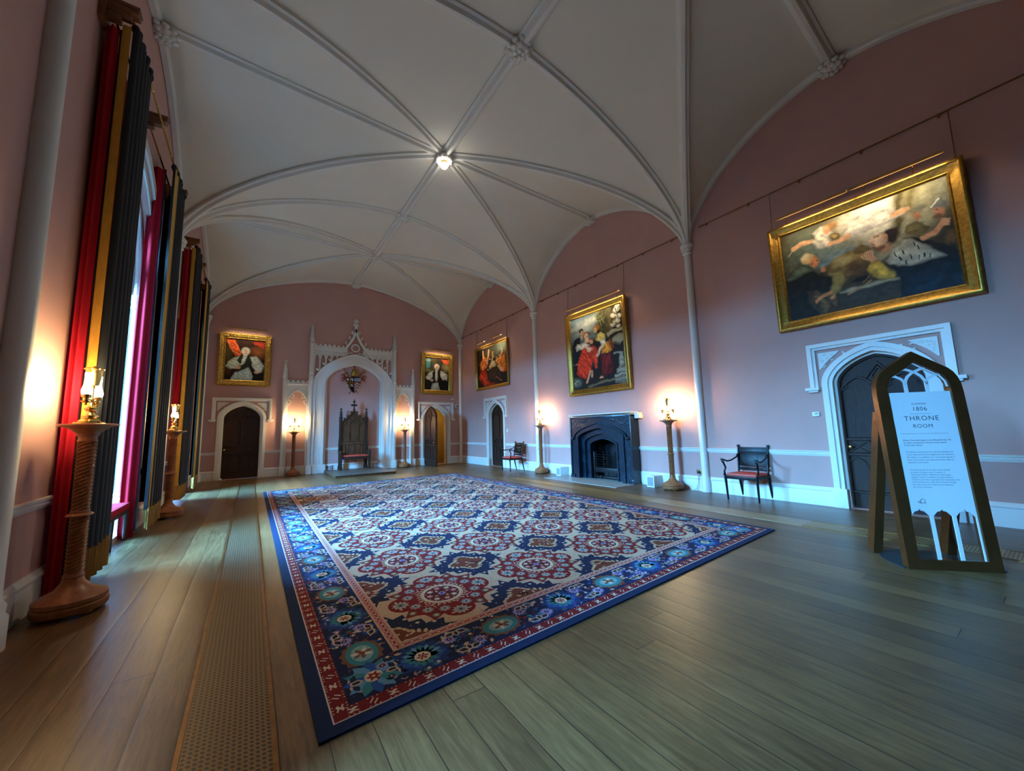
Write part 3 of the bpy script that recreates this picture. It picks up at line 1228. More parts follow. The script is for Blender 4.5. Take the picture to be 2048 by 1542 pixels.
mb.build('silver_chief', M['grey'], cr)
mb = MB()
mb.lathe([(.12, .24), (.135, .28), (.13, .42), (.09, .52), (.02, .59)], 12, (0, -.14, 0))
for t in (-1, 1):
    mb.ball((t * .06, -.20, .46), (.05, .05, .10), 8, 6)
mb.bb(-.14, .14, -.285, -.03, .24, .29, .01)
mb.build('mitre', M['gold'], cr)
mb = MB()
for pts, r in (([(-.12, -.03, .1), (-.38, -.05, .52)], .018), ([(-.44, -.05, .30), (-.25, -.05, .42)], .022)):
    mb.tube(pts, r, 6)
mb.ball((-.40, -.05, .56), .035, 8, 6)
mb.build('sword', M['gold'], cr)
mb = MB()
mb.tube([(.14, -.03, .15), (.34, -.05, .44), (.40, -.05, .54), (.44, -.05, .50), (.43, -.05, .43), (.38, -.05, .43), (.37, -.05, .47)], .016, 6)
mb.build('crozier', M['dbrass'], cr)
for pts in ([(.10, -.03, -.32), (.16, -.03, -.46)], [(-.08, -.03, -.32), (-.18, -.03, -.48)]):
    mb = MB()
    mb.tube(pts, .013, 6)
    mb.build('staff_end', M['dbrass'], cr)
for t in (-1, 1):
    mb = MB()
    for k in range(3):
        a = .15 + .25 * k
        mb.tube([(t * .28, -.03, .16), (t * .40, -.04, .10 + .10 * k), (t * (.46 + .02 * k), -.04, .04 + .12 * k)], [.03, .03, .012], 6)
    mb.build('mantling', crred, cr)
mb = MB()
mb.ball((.0, -.10, .64), (.03, .03, .05), 8, 6)
mb.build('mitre_knob', crred, cr)

# ------------------------------------------------------------------ throne
th = thing('throne', 'tall carved dark oak throne with pinnacles and red seat cushion', 'throne', (3.45, 16.58, .10))
for s in (-1, 1):
    mb = MB()
    x = s * .49
    mb.bb(x - .055, x + .055, -.06, .05, 0, 2.02, .012)
    mb.bb(x - .07, x + .07, -.075, .065, 0, .12, .01)
    for z in (1.02, 1.9, 2.02):
        mb.bb(x - .068, x + .068, -.072, .06, z, z + .045, .01)
    mb.lathe([(.06, 2.05), (.045, 2.12), (.05, 2.16), (.02, 2.34), (.035, 2.36), (.045, 2.385), (.03, 2.41), (.005, 2.42)], 8, (x, -.005, 0))
    for z in (2.16, 2.22, 2.28):
        for a in range(4):
            an = a * PI / 2
            mb.ball((x + .045 * math.cos(an), .045 * math.sin(an), z), .018, 6, 4)
    mb.build('back_post', M['oak'], th)
    # scrolled side with arm
    mb = MB()
    x = s * .53
    prof = [(-.03, .0), (-.03, .42), (-.10, .80), (-.06, 1.28), (.0, 1.30), (.0, 0)]
    mb.plate([[(y, z) for y, z in ((-.04, .60), (-.10, .80), (-.05, 1.05), (-.02, 1.20), (.03, 1.20), (.03, .60))]], -.03, .03, Matrix.Translation((x, 0, 0)) @ Matrix.Rotation(-PI / 2, 4, 'Z') @ Matrix.Diagonal((-1, 1, 1, 1)))
    mb.bb(x - .04, x + .04, -.50, 0, .62, .70, .02)
    mb.tube([(x, -.36, .72), (x, -.47, .73), (x, -.52, .68), (x, -.50, .61), (x, -.45, .62)], [.03, .042, .045, .04, .03], 8)
    mb.build('arm', M['oak'], th)
    mb = MB()
    mb.bb(x - .045, x + .045, -.50, -.41, 0, .62, .012)
    mb.bb(x - .055, x + .055, -.51, -.40, 0, .08, .01)
    mb.build('front_leg', M['oak'], th)
mb = MB()
# back: gabled panel with three lights
gab = [(-.44, .45), (-.44, 1.86), (-.30, 1.97), (-.17, 2.12), (0, 2.33), (.17, 2.12), (.30, 1.97), (.44, 1.86), (.44, .45)]
mb.plate([gab], -.02, .03)
for x in (-.17, .17):
    mb.bb(x - .022, x + .022, -.045, 0, 1.02, 2.0 if False else 1.98, .006)
mb.bb(-.44, .44, -.06, 0, .96, 1.05, .012)
mb.bb(-.44, .44, -.05, 0, 1.08, 1.11, .006)
pts = [(-.44, -.03, 1.86), (-.30, -.03, 1.97), (-.17, -.03, 2.12), (0, -.03, 2.35), (.17, -.03, 2.12), (.30, -.03, 1.97), (.44, -.03, 1.86)]
mb.tube(pts, .034, 8)
for cx, h in ((-.30, 1.62), (0, 1.74), (.30, 1.62)):
    mb.tube([(p[0], -.03, p[1]) for p in arch(.125, h, h + .22, 7, cx)], .016, 6, upv=(0, 1, 0))
for cx in (-.33, -.22, .22, .33):
    mb.bb(cx - .035, cx + .035, -.045, 0, .60, .95, .01)
mb.ball((0, -.03, .78), (.10, .03, .12), 10, 8)
for i in range(8):
    an = i * PI / 4
    mb.ball((.13 * math.cos(an), -.03, .78 + .13 * math.sin(an)), (.03, .02, .03), 6, 4)
mb.build('back_panel', M['oak2'], th)
mb = MB()
for x, z in ((-.36, 1.99), (-.24, 2.10), (-.11, 2.26), (.36, 1.99), (.24, 2.10), (.11, 2.26)):
    mb.ball((x, -.03, z), (.045, .03, .05), 7, 5)
mb.lathe([(.03, 2.33), (.05, 2.37), (.025, 2.42), (.03, 2.50), (.02, 2.66), (.03, 2.70), (.025, 2.75), (.005, 2.81)], 10, (0, -.02, 0))
for a in range(6):
    an = a * PI / 3
    mb.ball((.085 * math.cos(an), -.02 + .06 * math.sin(an), 2.55), (.045, .04, .045), 7, 5)
    mb.ball((.04 * math.cos(an), -.02 + .035 * math.sin(an), 2.69), (.025, .025, .03), 6, 4)
mb.build('crest_finial', M['oak'], th)
mb = MB()
mb.bb(-.50, .50, -.47, .0, .40, .49, .012)
mb.tube([(0, -.46, .40), (0, -.47, .33), (0, -.46, .27)], [.03, .035, .01], 8)
mb.build('seat_rail', M['oak'], th)
mb = MB()
mb.bb(-.475, .475, -.46, -.02, .49, .56, .03)
mb.build('seat_cushion', M['redseat'], th)


# ------------------------------------------------------------------ torcheres and their oil lamps
def make_torchere(label, loc):
    t = thing('torchere', label, 'lamp stand', loc, 0, 'carved wooden torchere stands')
    mb = MB()
    mb.lathe([(.222, .03), (.232, .045), (.232, .085), (.215, .095), (.226, .105), (.226, .135), (.205, .15), (.17, .17), (.115, .20), (.075, .25), (.062, .29), (.068, .30), (.060, .32), (.056, .335)], 32)
    for a in range(4):
        an = a * PI / 2 + PI / 4
        mb.ball((.17 * math.cos(an), .17 * math.sin(an), .022), (.05, .05, .022), 8, 6)
    mb.build('base', M['turned'], t)

    def tw(a, z):
        return .0105 * math.cos(5 * a - z * 196)
    mb = MB()
    prof = [(.055 + .004 * math.sin(i), .33 + i * (.47 / 60)) for i in range(61)]
    prof = [(.053, .33 + i * (.47 / 110)) for i in range(111)]
    mb.lathe(prof, 30, twist=tw)
    mb.build('lower_shaft', M['turned'], t)
    mb = MB()
    mb.lathe([(.055, .795), (.075, .80), (.088, .812), (.075, .825), (.060, .83), (.062, .845), (.056, .855)], 24)
    mb.build('collar', M['turned'], t)
    mb = MB()
    prof = [(.050 + .004 * (i / 135), .85 + i * (.60 / 135)) for i in range(136)]
    mb.lathe(prof, 30, twist=tw)
    mb.build('upper_shaft', M['turned'], t)
    mb = MB()
    mb.lathe([(.056, 1.445), (.064, 1.452), (.064, 1.462), (.058, 1.47), (.060, 1.495), (.072, 1.50), (.075, 1.52), (.10, 1.545), (.125, 1.565), (.150, 1.578), (.185, 1.586), (.196, 1.590), (.196, 1.602), (.182, 1.605), (.12, 1.598), (.01, 1.596)], 32)
    mb.build('bowl', M['turned'], t)
    return t


def make_lamp(label, loc, rz):
    """two-light colza lamp: column, crossbar, two burners with glass chimneys, raised reservoir"""
    l = thing('oil_lamp', label, 'lamp', loc, rz, 'brass two-light oil lamps on the torcheres')
    mb = MB()
    mb.bb(-.085, .085, -.085, .085, 0, .022, .004)
    mb.lathe([(.075, .022), (.078, .03), (.060, .05), (.045, .058), (.045, .066), (.055, .07), (.055, .08), (.034, .10), (.030, .12), (.044, .135), (.046, .15), (.028, .165), (.020, .20), (.026, .205), (.026, .222), (.013, .23)], 16)
    mb.build('column', M['brass'], l)
    mb = MB()
    mb.tube([(-.145, 0, .225), (.145, 0, .225)], .0085, 8)
    mb.lathe([(.012, .22), (.012, .33), (.02, .335), (.012, .35)], 10)
    mb.ball((0, 0, .225), .022, 10, 8)
    mb.build('crossbar', M['brass'], l)
    mb = MB()
    mb.lathe([(.028, .35), (.036, .355), (.040, .365), (.058, .495), (.064, .50), (.066, .512), (.050, .518), (.012, .528), (.008, .535)], 14)
    for a in range(8):
        an = a * PI / 4
        mb.ball((.062 * math.cos(an), .062 * math.sin(an), .508), .010, 6, 4)
    mb.build('reservoir', M['brass'], l)
    for s in (-1, 1):
        mb = MB()
        mb.lathe([(.003, .165), (.012, .172), (.008, .185), (.030, .195), (.034, .203), (.016, .21), (.020, .232), (.030, .24), (.034, .25), (.034, .262)], 14, (s * .145, 0, 0))
        bn = mb.build('burner', M['brass'], l)
        mb = MB()
        mb.lathe([(.031, .262), (.036, .285), (.036, .30), (.024, .345), (.021, .385), (.021, .455)], 10, (s * .145, 0, 0))
        mb.build('chimney', M['chimney'], bn)
    return l


T_SPOTS = [
    ((-1.215, 5.02, 0), 'dark carved torchere in the left foreground beside the red and gold curtain', 'brass lamp glowing beside the near red and gold curtain', PI / 2),
    ((-1.225, 9.72, 0), 'torchere between the first and second pairs of window curtains', 'brass lamp glowing between the two pairs of window curtains', PI / 2),
    ((1.335, 16.48, 0), 'torchere in the white arched niche left of the throne', 'brass lamp in the white arched niche left of the throne', 0),
    ((5.545, 16.48, 0), 'torchere in the white arched niche right of the throne', 'brass lamp in the white arched niche right of the throne', 0),
    ((8.17, 10.32, 0), 'spiral wooden torchere left of the dark fireplace', 'brass lamp on the spiral stand left of the fireplace', PI / 2),
    ((8.155, 5.42, 0), 'spiral wooden torchere right of the dark fireplace', 'brass lamp on the spiral stand right of the fireplace', PI / 2),
]
for i, (loc, l1, l2, rz) in enumerate(T_SPOTS):
    if i == 0:
        t0_ = make_torchere(l1, loc)
        l0_ = make_lamp(l2, (loc[0], loc[1], 1.600), rz)
    else:
        dup(t0_, loc, 0, l1)
        dup(l0_, (loc[0], loc[1], 1.600), rz, l2)

# ------------------------------------------------------------------ fireplace (local frame on the right wall)
fp = thing('fireplace', 'dark blue-black marble gothic fireplace with iron grate', 'fireplace', (XR, 7.65, 0), RZ)
D = -.30
mb = MB()
hwf = 1.15
op = door_loop(.80, 1.18, 1.46, 0, 12, k=.35)
mb.plate([[(-hwf, 0), (-hwf, 1.78), (hwf, 1.78), (hwf, 0)] + op[::-1]], D, .002)
o2, i2 = door_loop(.90, 1.22, 1.56, 0, 12, k=.35), door_loop(.80, 1.18, 1.46, 0, 12, k=.35)
mb.plate([o2 + i2[::-1]], D - .035, D + .01)
# label mould with drops
a1, a0 = arch(1.00, 1.20, 1.64, 12, k=.35), arch(.955, 1.20, 1.60, 12, k=.35)
mb.plate([a1 + a0[::-1]], D - .05, D + .01)
for s in (-1, 1):
    mb.ball((s * 1.03, D - .04, 1.17), (.05, .05, .045), 10, 8)
    mb.bb(s * 1.10, s * 1.15, D - .025, D + .01, .0, 1.78, .008)
    mb.bb(s * 1.00, s * 1.17, D - .03, D + .02, 0, .12, .01)
    rnd = random.Random(5 + s)
    for k in range(22):
        t = rnd.random()
        mb.ball((s * (1.06 - .62 * t), D - .004, 1.72 - (.24 * (1 - t)) * rnd.random() - .01), (.04, .018, .025), 6, 4)
mb.bb(-hwf, hwf, D - .02, 0, 1.745, 1.80, .008)
mb.build('surround', M['stone'], fp)
mb = MB()
o2, i2 = door_loop(.79, 1.18, 1.45, 0, 12, k=.35), door_loop(.66, 1.06, 1.30, 0, 12, k=.35)
mb.plate([o2 + i2[::-1]], D + .10, .0)
o2, i2 = door_loop(.67, 1.06, 1.31, 0, 12, k=.35), door_loop(.50, .98, 1.17, 0, 12, k=.35)
mb.plate([o2 + i2[::-1]], D + .17, .05)
o2, i2 = door_loop(.53, .99, 1.20, 0, 12, k=.35), door_loop(.485, .97, 1.155, 0, 12, k=.35)
mb.plate([o2 + i2[::-1]], D + .145, .05)
mb.build('inner_arch', M['stone'], fp)
mb = MB()
mb.bb(-.62, .62, .40, .44, 0.012, 1.30)
for s in (-1, 1):
    mb.add([(s * .62, .0, .012), (s * .62, .0, 1.3), (s * .40, .41, 1.3), (s * .40, .41, .012)], [(0, 1, 2, 3)])
mb.bb(-.62, .62, .0, .44, 1.24, 1.30)
mb.build('firebox', M['iron'], fp)
mb = MB()
for z in (.36, .43, .50, .57, .64, .70):
    mb.tube([(-.43, -.06, z), (.43, -.06, z)], .010, 6)
for x in (-.44, -.36, -.07, .07, .36, .44):
    mb.tube([(x, -.06, .08), (x, -.06, .76)], .014, 6)
    mb.ball((x, -.06, .78), .022, 8, 6)
ring = [(.07 * math.cos(a * PI / 6), -.075, .53 + .10 * math.sin(a * PI / 6)) for a in range(12)]
mb.tube(ring, .012, 6, True, upv=(0, 1, 0))
mb.bb(-.46, .46, -.07, .34, .30, .33)
mb.bb(-.46, .46, -.085, -.05, .20, .33, .006)
for x in (-.44, .44):
    mb.bb(x - .03, x + .03, -.08, .30, 0.012, .76, .006)
mb.bb(-.44, .44, -.085, -.06, .04, .10, .006)
for k in range(16):
    x = -.16 + k * .038
    mb.tube([(x, -.09, .10), (x + .012, -.095, .125), (x + .024, -.09, .10)], .006, 5)
mb.bb(-.06, .44, -.06, -.04, .10, .20)
mb.ball((-.16, -.10, .08), (.035, .03, .045), 8, 6)
mb.build('grate', M['iron'], fp)
mb = MB()
mb.bb(-hwf - .13, hwf + .13, -.16, .0, 1.80, 1.845, .006)
mb.bb(-hwf - .02, hwf + .02, D - .04, 0, 1.845, 1.872, .005)
for s in (-1, 1):
    mb.bb(s * (hwf + .005), s * (hwf + .15), -.16, .0, 1.69, 1.80, .006)
mb.build('mantel_shelf', M['white'], fp)


# ------------------------------------------------------------------ chairs
def make_armchair(label, loc, rz):
    """front faces local -y"""
    c = thing('armchair', label, 'chair', loc, rz, 'black lacquered armchairs with red seats')
    W, DP = .30, .27
    for s in (-1, 1):
        mb = MB()
        mb.tube([(s * (W - .02), -DP + .02, .0), (s * (W - .015), -DP + .01, .25), (s * (W - .01), -DP, .46)], [.016, .021, .026], 8)
        mb.build('leg', M['black'], c)
        mb = MB()
        mb.tube([(s * (W - .03), DP + .07, .0), (s * (W - .03), DP + .01, .25), (s * (W - .03), DP - .03, .46)], [.017, .022, .025], 8)
        mb.build('leg', M['black'], c)
        mb = MB()
        mb.tube([(s * (W - .03), DP - .03, .44), (s * (W - .03), DP - .01, .72), (s * (W - .02), DP + .06, 1.02)], [.021, .020, .017], 8)
        mb.bb(s * (W - .02) - .021, s * (W - .02) + .021, DP + .035, DP + .08, 1.0, 1.045, .005)
        mb.build('back_post', M['black'], c)
        mb = MB()
        mb.tube([(s * (W - .01), -DP, .46), (s * (W + .01), -DP + .02, .54), (s * (W - .005), -DP + .05, .62), (s * (W + .012), -DP + .01, .71), (s * (W + .012), -DP - .025, .745), (s * (W + .012), -DP - .02, .775), (s * (W + .01), -DP + .04, .765), (s * (W + .0), -DP + .14, .735), (s * (W - .01), -DP + .28, .745), (s * (W - .02), DP - .06, .80), (s * (W - .025), DP - .01, .86)],
                [.022, .017, .016, .017, .022, .024, .019, .016, .015, .015, .014], 8)
        mb.ball((s * (W + .005), -DP - .01, .49), .019, 8, 6)
        mb.build('arm', M['black'], c)
    mb = MB()
    mb.bb(-W + .01, W - .01, -DP - .01, -DP + .03, .405, .465, .006)
    mb.bb(-W + .02, W - .02, DP - .05, DP - .01, .405, .465, .006)
    for s in (-1, 1):
        mb.bb(s * (W - .045), s * (W - .01), -DP, DP - .02, .405, .465, .006)
    mb.build('seat_frame', M['black'], c)
    mb = MB()
    mb.bb(-W + .025, W - .025, -DP + .005, DP - .045, .455, .515, .028)
    mb.build('seat', M['redseat'], c)
    TM = Matrix.Translation((0, DP - .005, .60)) @ Matrix.Rotation(math.radians(-9), 4, 'X')
    mb = MB()
    mb.bb(-W + .04, W - .04, -.010, .010, .02, .27, .003, M=TM)
    for x in (-.09, .09):
        mb.bb(x - .008, x + .008, -.014, .014, .02, .27, .003, M=TM)
    mb.build('back_panel', M['black'], c)
    mb = MB()
    mb.bb(-W + .03, W - .03, -.018, .018, .27, .40, .008, M=TM)
    mb.tube([tuple(TM @ Vector((-W + .03, -.02, .30))), tuple(TM @ Vector((W - .03, -.02, .30)))], .008, 6)
    mb.build('top_rail', M['black'], c)
    mb = MB()
    mb.bb(-W + .03, W - .03, -.016, .016, -.055, .0, .008, M=TM)
    for x in (-.15, -.05, .05, .15):
        mb.tube([tuple(TM @ Vector((x - .045, -.018, -.028))), tuple(TM @ Vector((x, -.022, -.026))), tuple(TM @ Vector((x + .045, -.018, -.028)))], [.006, .014, .006], 8)
    mb.build('lower_rail', M['black'], c)
    return c


ch0 = make_armchair('black armchair with red seat under the great painting, beside the right wall door', (8.10, 3.745, 0), RZ)
dup(ch0, (7.955, 11.75, 0), RZ - .06, 'black armchair with red seat beside the door near the far corner')

# ------------------------------------------------------------------ white heater boxes, socket, cable, small fittings
for y, x, lab in ((5.99, 8.27, 'white box with grey mesh front on the floor right of the fireplace'), (9.36, 8.24, 'white box with grey mesh front on the floor left of the fireplace')):
    bx = thing('speaker_box', lab, 'speaker', (x, y, 0), RZ - .05, 'white boxes beside the fireplace')
    mb = MB()
    mb.bb(-.11, .11, -.16, .16, 0, .27, .008)
    mb.build('cabinet', M['plastic'], bx)
    mb = MB()
    mb.bb(-.085, .085, -.166, -.15, .03, .24, .004)
    mb.build('mesh_front', M['grey'], bx)
sk = thing('wall_socket', 'brass power socket with black plug beside the right wall shaft', 'socket', (XR, 4.93, .42), RZ)
mb = MB()
mb.bb(-.055, .055, -.010, 0, -.045, .045, .003)
mb.build('plate', M['dbrass'], sk)
mb = MB()
mb.bb(-.025, .025, -.05, -.01, -.03, .02, .006)
mb.build('plug', M['dark'], sk)
mb = MB()
cab = [(XR - .045, 4.93, .39), (XR - .06, 4.93, .28), (XR - .07, 4.94, .15), (XR - .09, 4.97, .05), (XR - .12, 5.02, .012), (XR - .13, 5.12, .008), (XR - .12, 5.22, .008)]
mb.tube(cab, .006, 6)
tag(mb.build('power_cord', M['grey'], None), 'thin grey cable from the wall socket to the lamp stand', 'cable')
ts = thing('thermostat', 'small white thermostat on the pink wall left of the great door', 'thermostat', (XR, 2.63, 1.61), RZ)
mb = MB()
mb.bb(-.055, .055, -.03, 0, -.04, .04, .006)
mb.build('case', M['plastic'], ts)
mb = MB()
mb.bb(-.01, .035, -.033, -.02, .0, .022, .002)
mb.build('display', M['grey'], ts)
sw = thing('light_switch', 'small white switch plate right of the corner door', 'switch', (XR, 12.78, 1.46), RZ)
mb = MB()
mb.bb(-.04, .04, -.012, 0, -.06, .06, .004)
mb.build('plate', M['plastic'], sw)
cc = thing('security_camera', 'small white and black security camera beside the far right door', 'camera', (8.18, YE, 2.70))
mb = MB()
mb.bb(-.05, .05, -.05, 0, -.07, .07, .01)
mb.lathe([(.055, 0), (.055, .05), (.045, .06)], 14, M=Matrix.Translation((0, -.05, 0)) @ Matrix.Rotation(PI / 2, 4, 'X'))
mb.build('housing', M['plastic'], cc)
mb = MB()
mb.ball((0, -.105, 0), .042, 12, 8)
mb.build('lens', M['dark'], cc)
sn = thing('motion_sensor', 'small white sensor on the wall above the open door', 'sensor', (7.97, YE, 3.03))
mb = MB()
mb.bb(-.06, .06, -.05, 0, -.035, .035, .012)
mb.build('case', M['plastic'], sn)
ds = MB()
ds.ball((0, 0, .04), (.05, .05, .045), 12, 8)
ds = ds.build('door_stop', M['plastic'], None, loc=(-.80, 16.62, 0))
tag(ds, 'small white knob on the floor at the far left door', 'door stop')
d2 = ds.copy()
col.objects.link(d2)
d2.location = (8.16, 16.62, 0)
d2['label'] = 'small white knob on the floor in the far right corner'
# ------------------------------------------------------------------ paintings: coloured brushwork on a fine canvas mesh
def smooth_noise(rng, u, v, n):
    g = rng.rand(n + 2, n + 2)
    x, y = u * n, v * n
    i, j = x.astype(int), y.astype(int)
    a, b_ = x - i, y - j
    a, b_ = a * a * (3 - 2 * a), b_ * b_ * (3 - 2 * b_)
    return (g[j, i] * (1 - a) * (1 - b_) + g[j, i + 1] * a * (1 - b_) + g[j + 1, i] * (1 - a) * b_ + g[j + 1, i + 1] * a * b_) - .5


class Paint:
    """strokes: E soft ellipse, L brush line, P shape with optional folds (angle, frequency, depth)"""

    def __init__(self, nx, ny, base, seed, ops):
        self.nx, self.ny = nx, ny
        self.asp = ny / nx
        rng = np.random.RandomState(seed)
        u, v = np.meshgrid(np.linspace(0, 1, nx), np.linspace(0, 1, ny))
        self.u, self.v = u, v
        ns = [smooth_noise(rng, u, v, k) for k in (6, 14, 34, 70)]
        # hand-drawn wobble of every outline
        self.x = u + .022 * ns[1] + .010 * ns[2]
        n2 = [smooth_noise(rng, u, v, k) for k in (14, 34)]
        self.y = (v + .022 * n2[0] + .010 * n2[1]) * self.asp
        self.n = ns
        self.c = np.zeros((ny, nx, 3)) + np.array(S(*base))
        for o in ops:
            if o[0] == 'E':
                self.ell(o[1], *o[2], o[3])
            elif o[0] == 'L':
                self.line(o[1], o[2], o[3], o[4])
            else:
                self.poly(o[1], o[2], o[3])
        self.c *= (1 + .35 * ns[2] + .30 * ns[3] + .25 * ns[1])[..., None]

    def blend(self, a, colr, lum=None):
        t = np.array(S(*colr)) * (np.ones_like(a) if lum is None else lum)[..., None]
        a = np.clip(a, 0, 1)[..., None]
        self.c = self.c * (1 - a) + t * a

    def ell(self, colr, cx, cy_, rx, ry, soft):
        d = np.sqrt(((self.x - cx) / rx) ** 2 + ((self.y / self.asp - cy_) / ry) ** 2)
        soft = max(soft, .12)
        lum = 1.12 - .28 * np.clip(((self.x - cx) / rx * .5 + (self.y / self.asp - cy_) / ry * .6) * .5 + .5, 0, 1)
        self.blend((1 + soft - d) / (2 * soft), colr, lum if soft < .6 else None)

    def line(self, colr, r, pts, soft):
        d = np.full(self.x.shape, 9.0)
        for (x0, y0), (x1, y1) in zip(pts, pts[1:]):
            ax, ay = x1 - x0, (y1 - y0) * self.asp
            t = np.clip(((self.x - x0) * ax + (self.y - y0 * self.asp) * ay) / (ax * ax + ay * ay + 1e-9), 0, 1)
            d = np.minimum(d, np.hypot(self.x - x0 - ax * t, self.y - y0 * self.asp - ay * t))
        self.blend((1 + soft - d / r) / (2 * soft), colr)

    def poly(self, colr, pts, fold):
        d = np.full(self.x.shape, 9.0)
        inside = np.zeros(self.x.shape, bool)
        for (x0, y0), (x1, y1) in zip(pts, pts[1:] + pts[:1]):
            y0, y1 = y0 * self.asp, y1 * self.asp
            inside ^= ((y0 > self.y) != (y1 > self.y)) & (self.x < (x1 - x0) * (self.y - y0) / (y1 - y0 + 1e-12) + x0)
            ax, ay = x1 - x0, y1 - y0
            t = np.clip(((self.x - x0) * ax + (self.y - y0) * ay) / (ax * ax + ay * ay + 1e-9), 0, 1)
            d = np.minimum(d, np.hypot(self.x - x0 - ax * t, self.y - y0 - ay * t))
        sd = np.where(inside, d, -d)
        e = .007
        lum = .62 + .55 * np.clip(sd / .05, 0, 1)
        if fold and fold[2]:
            an = math.radians(fold[0] + 90)
            ph = (self.x * math.cos(an) + self.y * math.sin(an)) * fold[1] * .72 + 14 * self.n[0] + 7 * self.n[1]
            lum = lum * (1 + fold[2] * .95 * np.sin(ph) + .22 * self.n[2] * 4 * fold[2])
        self.blend((sd + e) / (2 * e), colr, np.clip(lum, .25, 1.7))


